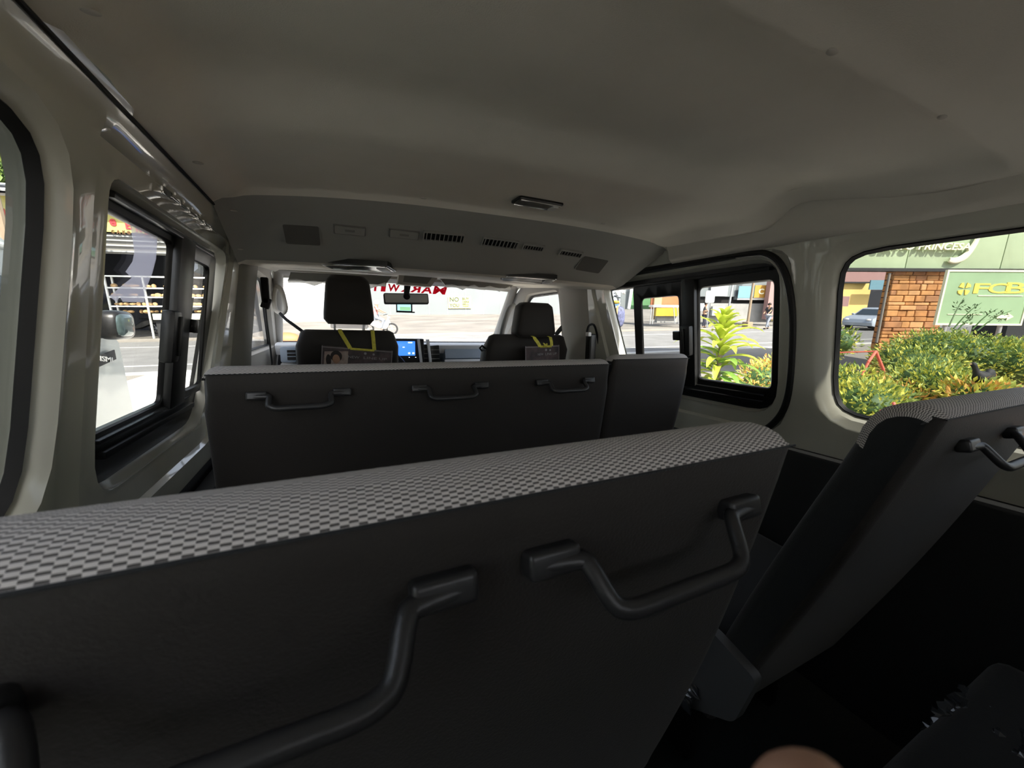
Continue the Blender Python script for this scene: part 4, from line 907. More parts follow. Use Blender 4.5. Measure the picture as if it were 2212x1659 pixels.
sr = thing('bread_shelf', 'long glass-fronted shelf rack filled with bread across the street', 'shelf', (-10.5, nB-.5, GZ), frame=OUT)
x0_, x1_ = at(236, 650, n=21.9).x, -6.8
mb = MB()
for x in (x0_, x0_+1.35, x0_+4.2, x1_): bx(mb, x-.03, x+.03, 21.85, 21.92, GZ, .95)
for x in (x0_, x1_): bx(mb, x-.03, x+.03, 22.35, 22.42, GZ, .95)
obj('post', mb, 'white', sr)
mb = MB()
for z in (.95, .45, .05, -.35): bx(mb, x0_, x1_, 21.85, 22.42, z-.03, z+.03)
obj('shelf_board', mb, 'white', sr)
mb = MB(); bx(mb, x0_+1.5, x1_, 21.78, 21.9, -.95, -.68); obj('counter_edge', mb, 'cream', sr)
mb = MB(); bx(mb, x0_+1.5, x1_, 21.95, 22.4, GZ, -.95); obj('counter_base', mb, 'trimdark', sr)
mb = MB(); rnd = random.Random(5)
for z in (.48, .08, -.32, -.66):
    x = x0_+.15
    while x < x1_-.1:
        if rnd.random() < .82: mb.sph((x, 22.1+rnd.uniform(-.1, .1), z+.07), (rnd.uniform(.07, .14), .12, rnd.uniform(.05, .10)), 5)
        x += rnd.uniform(.15, .26)
o = obj('bread_loaves', mb, 'bread'); tag(o, 'rows of bread and buns lying on the shelf rack', 'bread', kind='stuff')
bb = thing('building', 'pale blue-grey building standing behind the bakery roof', 'building', (-22, 32, GZ), frame=OUT)
mb = MB(); bx(mb, -44, -10, 34, 37, GZ, 16); obj('wall', mb, 'blueg', bb)
mb = MB(); bx(mb, -44, -10, 33.9, 34, 8.6, 8.75); bx(mb, -44, -10, 33.9, 34, 12.0, 12.15); obj('ledge', mb, 'galv', bb)
for k, x in enumerate((-24.5, -21.5, -15)):
    mb = MB(); bx(mb, x, x+1.6, 33.9, 33.98, 10, 11.6); f_ = obj('window_frame', mb, 'trimgrey', bb)
mb = MB(); mb.cyl((-14.9, 21.2, GZ), (-15.3, 21.2, 13), .16, .13, 14); tag(obj('utility_pole', mb, 'trunk'), 'tall weathered pole in front of the bakery roof', 'pole')
# ---- foliage
def leafcloud(mb, c, r, n, ls, rnd, nm=1, flat=.5):
    for _ in range(n):
        while True:
            p = V((rnd.uniform(-1, 1), rnd.uniform(-1, 1), rnd.uniform(-1, 1)))
            if .45 < p.length < 1: break
        q = V((c[0]+p.x*r[0], c[1]+p.y*r[1], c[2]+p.z*r[2])); d = (p+V((rnd.uniform(-.9, .9), rnd.uniform(-.9, .9), rnd.uniform(-.2, 1.0)))).normalized()
        s = V((rnd.uniform(-1, 1), rnd.uniform(-1, 1), rnd.uniform(-1, 1))); s = (s-d*s.dot(d)).normalized(); u = d.cross(s); L = ls*rnd.uniform(.6, 1.3); w_ = L*.19
        m_ = rnd.randrange(nm)
        mb.add([q, q+d*L*.45+s*w_+u*w_*.3, q+d*L*.45-s*w_+u*w_*.3, q+d*L-u*L*.15, q+d*L*.5], [(0, 1, 4), (0, 4, 2), (1, 3, 4), (4, 3, 2)], m_)
def bush(nm, label, cs, n, ls, mats, seed, group=None):
    rnd = random.Random(seed); c0 = cs[0][0]; root = thing(nm, label, 'bush', (c0[0], c0[1], GZ), group, OUT)
    mb = MB(); tot = sum(r[0]*r[2] for _, r in cs)
    for c, r in cs: leafcloud(mb, c, r, int(n*r[0]*r[2]/tot), ls, rnd, len(mats))
    o = obj('foliage', mb, mats, root, smooth=0)
    mb = MB()
    for c, r in cs:
        for k in range(3): mb.tube([(c[0]+rnd.uniform(-.1, .1), c[1], GZ), (c[0]+rnd.uniform(-.3, .3)*r[0], c[1]+rnd.uniform(-.3, .3)*r[1], c[2])], [.02, .008], 6)
    obj('stem', mb, 'trunk', root)
    # added dark core so light cannot pass straight through the leaves
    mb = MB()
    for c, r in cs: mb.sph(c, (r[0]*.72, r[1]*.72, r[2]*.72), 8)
    obj('light_block_core', mb, 'leafd', root)
def tree(label, c, r, seed, th=.2, n=2600, ls=.4, mats=('leafd', 'leafm')):
    rnd = random.Random(seed); root = thing('tree', label, 'tree', (c[0], c[1], GZ), None, OUT)
    mb = MB(); mb.tube([(c[0], c[1], GZ), (c[0]+.1, c[1], c[2]-r[2]*.6), (c[0], c[1], c[2])], [th, th*.7, th*.3], 10)
    for k in range(5): mb.tube([(c[0], c[1], c[2]-r[2]*.5), (c[0]+rnd.uniform(-.7, .7)*r[0], c[1]+rnd.uniform(-.6, .6)*r[1], c[2]+rnd.uniform(-.2, .5)*r[2])], [th*.4, .03], 6)
    obj('trunk', mb, 'trunk', root); mb = MB()
    for k in range(7): leafcloud(mb, (c[0]+rnd.uniform(-.5, .5)*r[0], c[1]+rnd.uniform(-.5, .5)*r[1], c[2]+rnd.uniform(-.4, .4)*r[2]), (r[0]*.55, r[1]*.55, r[2]*.5), n//7, ls, rnd, len(mats))
    obj('foliage', mb, list(mats), root, smooth=0)
p = at(20, 300, n=29.6); tree('broad dark tree rising behind the bakery roof', (p.x, 29.6, p.z), (2.6, 1.7, 1.6), 3)
p = at(45, 385, n=28.6); tree('low dark tree just above the corrugated bakery roof', (p.x-1, 28.6, p.z), (1.6, 1.5, .9), 4)
p = at(-30, 255, n=17.5); tree('sunlit light green tree at the edge of the left rear window', (p.x-.4, 17.5, p.z), (2.0, 1.6, 1.4), 6, mats=('leafl', 'leafm'))
# ---- parked motorbike by the bakery
def motorbike(label, o, rz, s=1, col='black'):
    root = thing('motorbike', label, 'motorbike', o, None, OUT, rz); T = Matrix.Translation(V(o)) @ Matrix.Rotation(rz, 4, 'Z')
    def q(*p): return T @ V(p)
    for x in (-.62, .62):
        mb = MB(); mb.tube([q(x+.27*math.cos(t), 0, .29+.27*math.sin(t)) for t in [2*math.pi*i/24 for i in range(24)]], .045, 8, closed=True); w_ = obj('wheel', mb, 'tyre', root)
        mb = MB(); mb.cyl(q(x, -.04, .29), q(x, .04, .29), .06); 
        for k in range(6): a = k*math.pi/3; mb.cyl(q(x, 0, .29), q(x+.25*math.cos(a), 0, .29+.25*math.sin(a)), .008, n=6)
        obj('hub', mb, 'galv', w_)
    mb = MB(); mb.ring_loft([[q(x, y*w, z0+(z1-z0)*zz) for y, zz in ((-1, .2), (-1, .8), (-.5, 1), (.5, 1), (1, .8), (1, .2), (.4, 0), (-.4, 0))] for x, w, z0, z1 in ((-.85, .05, .62, .75), (-.5, .12, .5, .78), (-.1, .13, .28, .70), (.15, .10, .25, .48), (.35, .10, .28, .70), (.48, .12, .5, .92))]); obj('body', mb, col, root)
    mb = MB(); mb.box(q(-.32, 0, .80), (.62, .22, .08), rot(0, 0, math.degrees(rz)), .03); obj('seat', mb, 'blackm', root)
    mb = MB(); mb.tube([q(.62, 0, .29), q(.50, 0, .70), q(.40, 0, 1.0)], .03, 8); obj('fork', mb, 'galv', root)
    mb = MB(); mb.tube([q(.30, -.34, 1.02), q(.38, -.12, 1.05), q(.38, .12, 1.05), q(.30, .34, 1.02)], .016, 8); obj('handlebar', mb, 'black', root)
    mb = MB(); mb.sph(q(.50, 0, .88), (.06, .09, .07), 8); obj('headlamp', mb, 'whitep', root)
    return root, q
p = at(306, 722, z=GZ); motorbike('dark motorbike parked in front of the bread shelf', (p.x, p.y, GZ), R(200))
# ---- people
def human(root, J, mats, R_=1.0):
    def chain_obj(nm, chains, m, parent):
        vs = []; es = []; rad = []; idx = {}
        for ch in chains:
            prev = None
            for key, pt, r in ch:
                if key in idx: i = idx[key]
                else: vs.append(V(pt)); rad.append(r); i = idx[key] = len(vs)-1
                if prev is not None: es.append((prev, i))
                prev = i
        inv = W[root.name].inverted() @ OUT; me = bpy.data.meshes.new(nm); me.from_pydata([inv @ v for v in vs], es, [])
        o = bpy.data.objects.new(nm, me); C.objects.link(o); o.parent = parent; W[o.name] = W[root.name]; me.materials.append(K[m])
        mo = o.modifiers.new('s', 'SKIN'); mo.use_smooth_shade = True
        for i, sv in enumerate(me.skin_vertices[0].data): sv.radius = (rad[i], rad[i]); sv.use_root = (i == 0)
        s2 = o.modifiers.new('u', 'SUBSURF'); s2.levels = 1; s2.render_levels = 2; return o
    c = lambda k, r: (k, J[k], r)
    body = chain_obj('body', [[c('pelvis', .13), c('waist', .115), c('chest', .14), c('neck', .055), c('chin', .075), c('head', .095), c('crown', .07)],
        [c('pelvis', .13), c('hipL', .09), c('kneeL', .055), c('ankL', .04), c('toeL', .035)], [c('pelvis', .13), c('hipR', .09), c('kneeR', .055), c('ankR', .04), c('toeR', .035)],
        [c('chest', .14), c('shL', .055), c('elL', .04), c('haL', .03)], [c('chest', .14), c('shR', .055), c('elR', .04), c('haR', .03)]], 'skind', root)
    chain_obj('shirt', [[c('pelvis', .145), c('waist', .135), c('chest', .16)], [c('chest', .16), c('shL', .068), ('ml', tuple(V(J['shL']).lerp(V(J['elL']), .8)), .055)], [c('chest', .16), c('shR', .068), ('mr', tuple(V(J['shR']).lerp(V(J['elR']), .8)), .055)]], mats[0], body)
    chain_obj('trousers', [[c('pelvis', .148), c('hipL', .102), c('kneeL', .070), c('ankL', .055)], [c('pelvis', .148), c('hipR', .102), c('kneeR', .070), c('ankR', .055)]], mats[1], body)
    mb = MB(); h = V(J['head']); mb.sph(h+V((0, .015, .035)), (.105, .115, .10), 10); obj('hair', mb, 'hair', body)
    for k in ('toeL', 'toeR'): mb = MB(); mb.sph(V(J[k])+V((0, 0, .005)), (.06, .10, .045), 8); obj('shoe', mb, 'blackm', body)
    return body
def pose(o, f, stride, armL, armR, lean=0):
    # o: ground point, f: facing dir (unit xy)
    f = V((f[0], f[1], 0)).normalized(); s = V((-f.y, f.x, 0)); o = V(o)
    def P(a, b, z): return tuple(o+f*a+s*b+UP*z)
    J = dict(pelvis=P(0, 0, .92), waist=P(lean*.3, 0, 1.08), chest=P(lean*.7, 0, 1.30), neck=P(lean, 0, 1.48), chin=P(lean+.04, 0, 1.55), head=P(lean+.02, 0, 1.63), crown=P(lean, 0, 1.70),
        hipL=P(0, .10, .84), hipR=P(0, -.10, .84), kneeL=P(stride*.6+.03, .10, .47), kneeR=P(-stride*.3+.03, -.10, .47), ankL=P(stride, .10, .09), ankR=P(-stride, -.10, .10), toeL=P(stride+.14, .10, .045), toeR=P(-stride+.13, -.10, .045),
        shL=P(lean*.9, .19, 1.42), shR=P(lean*.9, -.19, 1.42))
    J['elL'] = P(*armL[0]); J['haL'] = P(*armL[1]); J['elR'] = P(*armR[0]); J['haR'] = P(*armR[1]); return J
p = at(1519, 708, z=GZ); o = V((p.x, p.y, GZ)); r1 = thing('person', 'person in dark clothes standing across the street behind the tall green plant', 'person', o, None, OUT)
human(r1, pose(o, (.6, -.8), .05, ((.05, .24, 1.15), (.25, .12, 1.15)), ((.03, -.25, 1.14), (.22, -.15, 1.22))), ('shirtb', 'navy'))
p = at(1657, 711, z=GZ); o = V((p.x, p.y, GZ)); r2 = thing('person', 'person in a black top with a white waist cloth walking left across the street', 'person', o, None, OUT)
b_ = human(r2, pose(o, (-1, -.1), .30, ((.22, .22, 1.22), (.42, .18, 1.05)), ((.10, -.24, 1.16), (.30, -.2, 1.02)), .06), ('shirtb', 'jean'))
mb = MB(); mb.sph(o+V((-.02, 0, .97)), (.17, .15, .09), 8); obj('waist_cloth', mb, 'vest', b_)
# ---- right-hand street scene
def pan(nm, label, cat, px0, py0, px1, py1, D, m, th=.08, root=None, fr=None):
    a = at(px0, py0, D=D); b = at(px1, py1, D=D); T = Matrix.Translation((a+b)/2) @ F(None, None)
    w_ = abs((b-a).dot(XR)); h_ = abs(b.z-a.z); mb = MB(); mb.box((0, 0, -th/2), (w_, h_, th), T=T); o = obj(nm, mb, m, root)
    if root is None and cat: tag(o, label, cat)
    return o, T, w_, h_
def zto(px, D): return at(px, 600, D=D)
# low building with posters
sb = thing('stall_building', 'long low grey stall building with posters across the street', 'building', at(1590, 690, D=31), None, OUT)
pan('upper_wall', '', '', 1500, 560, 1600, 641, 31, 'panelw', .3, sb); pan('poster_backing', '', '', 1596, 575, 1658, 648, 31, 'panelw', .3, sb)
pan('dark_gap', '', '', 1505, 640, 1660, 656, 31.2, 'blackm', .3, sb); pan('lower_wall', '', '', 1535, 655, 1665, 696, 31, 'stall', .3, sb)
pan('roller_panel', '', '', 1537, 614, 1571, 640, 30.8, 'galv', .08, sb)[0]
pan('light_poster', '', '', 1597, 618, 1627, 644, 30.7, 'skyblue', .06, sb); pan('poster_margin', '', '', 1594, 638, 1657, 648, 30.75, 'whitep', .05, sb)
o, T, w_, h_ = pan('orange_poster', '', '', 1632, 616, 1657, 643, 30.6, 'posterO', .05, sb)
mb = MB(); mb.text('C', w_*.40, h_*.45, T, .02, bold=.03); obj('poster_letter', mb, 'cream', sb)
pan('blue_edge', '', '', 1627, 618, 1633, 641, 30.65, 'skyblue', .05, sb)
for x, m in ((1540, 'galv'), (1553, 'galv')): pan('crate_panel', '', '', x, 662, x+11, 682, 30.6, m, .3, sb)
pan('market_kiosk', 'red shop front at the far right end of the stall building', 'kiosk', 1667, 600, 1695, 690, 30.0, 'pink', .5)
pan('lit_sign', 'round-cornered red sign box on the shop front', 'sign', 1661, 618, 1671, 632, 30.2, 'redpaint', .2)
def pole(nm, label, px0, py0, px1, py1, D, r, m, base=None):
    a = at(px0, py0, D=D); b = at(px1, py1, D=D); b.z = min(b.z, GZ+.0) if base else b.z; mb = MB(); mb.cyl(b, a, r, r*.9, 12)
    if base: mb.box(b+V((0, 0, .2)), (.5, .5, .4), None, .05)
    tag(obj(nm, mb, m), label, 'pole')
pole('utility_pole', 'thin brown pole with a dark block base in front of the posters', 1629, 600, 1616, 690, 28, .09, 'trunk', True)
pole('utility_pole', 'thin grey pole in front of the grey stall panels', 1587, 590, 1570, 690, 29, .07, 'galv')
rs = thing('reflection_board', 'white round-cornered board standing in for a window reflection above the standing person', 'sign', at(1533, 655, D=26.5), None, OUT)  # board and post stand in for a reflection in the window glass
a = at(1534, 641, D=26.5); T = Matrix.Translation(a) @ F(None, None); mb = MB(); mb.prism(rrect(.60, .80, .12), -.03, .03, T); obj('sign_board', mb, 'white', rs)
mb = MB(); g_ = V((a.x, a.y, GZ)); mb.cyl(g_, a-V((0, 0, .35)), .03); obj('sign_post', mb, 'galv', rs)
# kiosk
ko = thing('kiosk', 'orange kiosk with a yellow counter front across the street', 'kiosk', at(1438, 695, D=28), None, OUT)
pan('back_wall', '', '', 1411, 600, 1500, 668, 29.2, 'orange', .2, ko); pan('corner_post', '', '', 1418, 600, 1426, 690, 29, 'tan', .3, ko); pan('counter_top', '', '', 1412, 659, 1472, 664, 28, 'whitep', 1.0, ko); pan('counter_front', '', '', 1418, 665, 1466, 683, 28, 'orangey', .5, ko); pan('counter_base', '', '', 1420, 683, 1464, 697, 28.3, 'stall', .5, ko)
for x in (1407, 1412, 1455, 1463):
    a = at(x, 664, D=27.5); b = at(x-3 if x < 1430 else x+3, 700, D=27.5); mb = MB(); mb.cyl(b, a, .03); obj('trestle_leg', mb, 'galv', ko)
pan('fence_panel', 'dark green sheet fence left of the orange kiosk', 'fence', 1368, 585, 1417, 668, 31, 'green', .1)
pan('fence_panel', 'pale grey-green sheet fence at the far left of the street lot', 'fence', 1345, 585, 1370, 668, 31.5, 'panelw', .1)
pole('leaning_post', 'pale leaning post between the clutter and the green fence', 1368, 600, 1358, 667, 29, .12, 'whitep')
jk = thing('scrap_pile', 'heap of blue and grey scrap frames at the left of the street lot', 'scrap pile', at(1330, 680, D=27), None, OUT); rnd = random.Random(11)
for k in range(16):
    a = at(rnd.uniform(1300, 1350), rnd.uniform(605, 665), D=rnd.uniform(26.5, 28.5)); b = at(rnd.uniform(1300, 1352), rnd.uniform(620, 676), D=rnd.uniform(26.5, 28.5)); mb = MB(); mb.cyl(a, b, rnd.uniform(.03, .09), n=6); obj('scrap_bar', mb, rnd.choice(['galv', 'panelw', 'tarpblue', 'navy', 'whitep']), jk)
a = at(1340, 655, D=27); mb = MB(); mb.sph((a.x, a.y, (a.z+GZ)/2-.1), (.36, .3, (a.z-GZ)/2-.1), 10, e=.8); obj('tarp_bundle', mb, mat('tarp', (.10, .11, .20), .7, var=.5, vscale=5), jk)
ct = thing('hand_cart', 'yellow and orange cart frame with a blue top at the left of the street lot', 'cart', at(1322, 716, z=GZ), None, OUT); D_ = 22.5
pan('blue_top', '', '', 1300, 652, 1336, 662, D_, 'tarpblue', .8, ct); pan('top_edge', '', '', 1300, 661, 1334, 664, D_-.05, 'whitep', .1, ct)
for (x0, y0, x1, y1) in ((1334, 660, 1326, 716), (1330, 690, 1302, 684), (1334, 690, 1316, 714), (1326, 694, 1334, 712), (1305, 664, 1308, 715), (1330, 716, 1306, 712), (1320, 700, 1330, 690)):
    mb = MB(); mb.cyl(at(x0, y0, D=D_), at(x1, y1, D=D_), .065, n=8); obj('cart_bar', mb, 'tan', ct)
mb = MB(); mb.sph(at(1330, 653, D=D_-.3), (.22, .2, .10), 8); obj('yellow_sack', mb, 'orangey', ct)
# ---- far wall seen through the windscreen
nw = 50
wr_ = thing('perimeter_wall', 'pale blue-grey panel wall at the far end of the lot ahead', 'wall', at(950, 677, n=nw), None, OUT)
x0_, x1_ = at(752, 650, n=nw).x, at(1250, 650, n=nw).x; k = 0; x = x0_
while x < x1_:
    mb = MB(); bx(mb, x+.03, x+2.32, nw, nw+.1, GZ, 4.6); obj('wall_panel', mb, 'panelw', wr_); mb = MB(); bx(mb, x-.03, x+.03, nw-.03, nw+.12, GZ, 4.7); obj('seam_post', mb, 'galv', wr_); x += 2.35
mb = MB(); bx(mb, x0_-1, x1_, nw-.04, nw+.15, 4.6, 4.75); obj('top_rail', mb, 'galv', wr_)
sh = thing('warehouse', 'white building with a large roller shutter beyond the lot at the left', 'building', at(650, 687, n=37), None, OUT)
xs0, xs1 = at(560, 650, n=37).x, at(735, 650, n=37).x; mb = MB(); bx(mb, xs0, xs1, 37, 43, GZ, 6.5); obj('wall', mb, 'white', sh); mb = MB(); bx(mb, xs0+.6, xs1-.7, 36.93, 36.99, GZ, 5.2); obj('roller_shutter', mb, 'shutter', sh)
sg = thing('notice_banner', 'yellow banner with bold grey words on the far panel wall', 'banner', at(991, 667, n=nw-.2), None, OUT)
a, b = at(968, 640, n=nw-.15), at(1018, 666, n=nw-.15); mb = MB(); bx(mb, a.x, b.x, nw-.15, nw-.10, b.z, a.z); obj('banner_cloth', mb, mat('banner_yellow', (.85, .78, .25), .6), sg)
K_('ink', (.035, .06, .05), .6); mb = MB(); w_ = b.x-a.x; h_ = a.z-b.z; cz = (a.z+b.z)/2
for s, u, v, ww, hh in (('NO', .26, .25, .40, .38), ('YOU', .26, -.25, .42, .30), ('BUY', .76, .30, .30, .22), ('HERE', .76, .05, .28, .13), ('SELL', .76, -.14, .28, .12), ('TODAY', .76, -.32, .28, .12)): mb.text(s, w_*ww, h_*hh, G((a.x+w_*u, nw-.16, cz+h_*v)), .03, bold=.02)
obj('banner_words', mb, 'ink', sg)
# rider on a motorbike
p = at(822, 722, z=GZ); r3, q = motorbike('white motorbike with a rider passing on the road ahead', (p.x, p.y, GZ), R(-12), col='white')
o = V(q(-.22, 0, 0)); r4 = thing('person', 'motorbike rider in a pink shirt passing on the road ahead', 'person', q(-.22, 0, .80), None, OUT)
J = pose(o, (math.cos(R(-12)), math.sin(R(-12))), 0, ((.25, .25, 1.25), (.52, .30, 1.12)), ((.25, -.25, 1.25), (.52, -.30, 1.12)), .10)
def Q(a, b, z): return tuple(q(-.22+a, b, z))
J.update(dict(pelvis=Q(0, 0, .90), waist=Q(.02, 0, 1.05), hipL=Q(.08, .12, .90), hipR=Q(.08, -.12, .90), kneeL=Q(.45, .18, .72), kneeR=Q(.45, -.18, .72), ankL=Q(.30, .18, .30), ankR=Q(.30, -.18, .30), toeL=Q(.44, .18, .25), toeR=Q(.44, -.18, .25)))
human(r4, J, ('pinkshirt', 'jean'))
mb = MB(); mb.sph(V(J['head'])+V((0, 0, .03)), (.14, .13, .13), 10); tag(obj('helmet', mb, 'whitep'), 'pale helmet on the motorbike rider', 'helmet')
mb = MB(); cx_ = at(618, 735, n=6.5); mb.sph((cx_.x, cx_.y, cx_.z), (.22, .12, .12), 10); mb.cyl((cx_.x, cx_.y, GZ), (cx_.x, cx_.y, cx_.z), .04); tag(obj('traffic_bollard', mb, 'orange'), 'orange-topped bollard ahead of the driver side corner', 'bollard')
# ---- bank building at the right
DF = 8.0
bkb = thing('bank_building', 'pale green bank fascia with raised white lettering above the stone pillar', 'building', at(2100, 580, D=DF), None, OUT)
a = at(1700, 582, D=DF); b = at(2500, 576, D=DF); zf = at(2000, 580, D=DF).z
T0 = Matrix.Translation((a.x, a.y, zf)) @ F(None, None); Lf = (b-a).dot(XR)
def fx(px, D=DF): return (at(px, 580, D=D)-a).dot(XR)
mb = MB()
seams = [-.5, fx(1745), fx(1955), fx(2160), fx(2365), Lf]
for i in range(5):
    mb.box(((seams[i]+seams[i+1])/2, .70, -.05), (seams[i+1]-seams[i]-.018, 1.40, .10), None, .004, T=T0)
obj('fascia_panel', mb, 'mint', bkb)
mb = MB(); mb.box((Lf/2, .70, -.16), (Lf+1, 1.38, .08), T=T0); mb.box((Lf/2, -.03, -.06), (Lf+1, .06, .24), T=T0); obj('fascia_backing', mb, 'trimdark', bkb)
mb = MB(); mb.box((Lf/2, 1.42, -2.0), (Lf+1, .06, 4.2), T=T0); obj('canopy_roof', mb, 'trimgrey', bkb)
pa_ = at(1868, 548, D=DF-.02); pb_ = at(2086, 528, D=DF-.02); tw = (pb_-pa_).dot(XR)*1.06; zt = zf+.40
mb = MB(); mb.text(', PUERTO PRINCESA', tw, .155, Matrix.Translation((((pa_+pb_)/2).x, ((pa_+pb_)/2).y, zt)) @ F(None, None) @ Matrix.Translation((-.03, 0, .03)), .05, bold=.02, shear=.15); obj('raised_letters', mb, 'cream', bkb)
mb = MB(); sw = [at(x, y, D=DF-.06) for x, y in ((2050, 561), (2062, 563), (2078, 558), (2092, 546), (2106, 526), (2116, 506), (2126, 488))]
sw = smooth_path(sw, 4); mb.tube(sw, [.03+.035*math.sin(math.pi*min(1, i/len(sw)*1.0+.15)) for i in range(len(sw))], 8, flat=.5, up=tuple(UP)); obj('raised_swoosh', mb, 'cream', bkb)
sp_ = thing('stone_pillar', 'orange-brown stone-clad pillar under the green fascia', 'pillar', at(1975, 720, D=DF+.35), None, OUT)
a1 = at(1929, 584, D=DF+.1); b1_ = at(2056, 584, D=DF+.1); wp = (b1_-a1).dot(XR); cxp = (a1+b1_)/2; mb = MB(); Tp = Matrix.Translation((cxp.x, cxp.y, (zf+GZ)/2)) @ F(None, None); mb.box((0, 0, -.07), (wp, zf-GZ, .14), T=Tp)
me_ = mb.build('shaft', 'stone', sp_, OUT, 0)
# individual facing stones standing proud
mb = MB(); rnd = random.Random(9)
z = GZ+.02
while z < zf-.06:
    hh = rnd.choice([.07, .10, .13, .10]); x = -wp/2
    while x < wp/2-.02:
        ww = min(rnd.uniform(.12, .38), wp/2-x); mb.box((x+ww/2, z+hh/2-(zf+GZ)/2, .0+rnd.uniform(0, .02)), (ww-.010, hh-.010, rnd.uniform(.05, .09)), None, .010, m=rnd.randrange(4), seg=1, T=Tp); x += ww
    z += hh
K_('st1', (0.495, 0.255, 0.096), .85, var=.15, vscale=6); K_('st2', (0.416, 0.199, 0.0718), .85, var=.2, vscale=6); K_('st3', (0.542, 0.304, 0.136), .85, var=.15, vscale=6); K_('st4', (0.36, 0.176, 0.0799), .85, var=.2, vscale=6)
mb.build('stone_facing', ['st1', 'st2', 'st3', 'st4'], sp_, OUT, 30)
pole('downpipe', 'thin dark steel post left of the stone pillar', 1922, 590, 1893, 740, 8.0, .024, 'trimgrey')
# bank sign on posts
DS = 6.6
fs_ = thing('bank_sign', 'green sign board with gold FCB letters and a white arrow', 'sign', at(2125, 710, D=DS), None, OUT)
a = at(2048, 584, D=DS); c = at(2018+18, 702, D=DS); wS = (at(2238, 584, D=DS)-a).dot(XR); hS = a.z-at(2040, 701, D=DS).z
Ts = Matrix.Translation(a+XR*wS/2-UP*hS/2) @ F(None, None)
mb = MB(); mb.box((0, 0, -.015), (wS, hS, .03), T=Ts); obj('sign_board', mb, 'mintsign', fs_)
mb = MB(); mb.prism([(-wS/2-.01, -hS/2-.01), (wS/2+.01, -hS/2-.01), (wS/2+.01, hS/2+.01), (-wS/2-.01, hS/2+.01)], -.03, .012, Ts, holes=[[(-wS/2+.02, -hS/2+.02), (wS/2-.02, -hS/2+.02), (wS/2-.02, hS/2-.02), (-wS/2+.02, hS/2-.02)]]); obj('sign_border', mb, 'cream', fs_)
def onS(px, py): q_ = Ts.inverted() @ at(px, py, D=DS); return q_.x, q_.y
def tS(s, x0, y0, x1, y1, mm, nm, b=.02, ext=.008):
    u0, v0 = onS(x0, y0); u1, v1 = onS(x1, y1); mb = MB(); mb.text(s, u1-u0, abs(v0-v1), Ts @ Matrix.Translation(((u0+u1)/2, (v0+v1)/2, 0)), ext, bold=b); obj(nm, mb, mm, fs_)
tS('F', 2106, 612, 2134, 634, 'gold', 'gold_letter', .012); tS('C', 2137, 612, 2173, 634, 'gold', 'gold_letter', .012); tS('B', 2176, 610, 2212, 634, 'gold', 'gold_letter', .012)
u0, v0 = onS(2112, 638); u1, v1 = onS(2208, 640); mb = MB(); mb.box(((u0+u1)/2, (v0+v1)/2, .005), (u1-u0, .014, .01), T=Ts); u0, v0 = onS(2046, 678); u1, v1 = onS(2120, 680); mb.box(((u0+u1)/2, (v0+v1)/2, .005), (u1-u0, .010, .01), T=Ts); obj('white_rule', mb, 'cream', fs_)
ux, uy = onS(2082, 624); mb = MB(); e_ = .10
for k in range(4):
    A_ = Matrix.Rotation(k*math.pi/2, 4, 'Z'); mb.prism([(.012, .012), (e_, .03), (e_*.9, .07), (.03, e_)], 0, .012, Ts @ Matrix.Translation((ux, uy, 0)) @ A_)
obj('petal_emblem', mb, 'gold', fs_)
ux, uy = onS(2170, 684); mb = MB(); mb.prism([(-.14, -.028), (.03, -.028), (.03, -.065), (.14, 0), (.03, .065), (.03, .028), (-.14, .028)], 0, .012, Ts @ Matrix.Translation((ux, uy, 0))); obj('white_arrow', mb, 'cream', fs_)
for s in (-.35, .30):
    mb = MB(); b0 = Ts @ V((wS*s, -hS/2, -.04)); mb.cyl((b0.x, b0.y, GZ), b0, .03); obj('sign_post', mb, 'galv', fs_)
# backdrop of the bank lot
pan('shop_building', 'yellow-ochre shop building beyond the silver car', 'building', 1740, 611, 1866, 700, 34, mat('ochre', (.80, .58, .20), .7), 5)
pan('roof_edge', 'dark eave line on top of the ochre shop building', 'eave', 1740, 608, 1880, 612, 33.6, 'trimdark', 5)
pan('shop_building', 'pinkish upper storey behind the ochre shop', 'building', 1740, 575, 1925, 640, 42, 'pink', 3)
pan('shop_sign', 'pale blue shop signboard right of the ochre shop', 'sign', 1882, 605, 1922, 626, 33.0, 'skyblue', .1)
pan('shop_building', 'dark recessed shop front below the blue signboard', 'building', 1866, 626, 1930, 690, 36, 'dkint', 1)
pan('wall_banner', 'red and white banner on the ochre shop wall', 'banner', 1806, 640, 1832, 662, 33, 'pink', .1)
pan('shop_building', 'dark building behind the bank sign', 'building', 2195, 640, 2420, 760, 13, 'trimdark', 1)
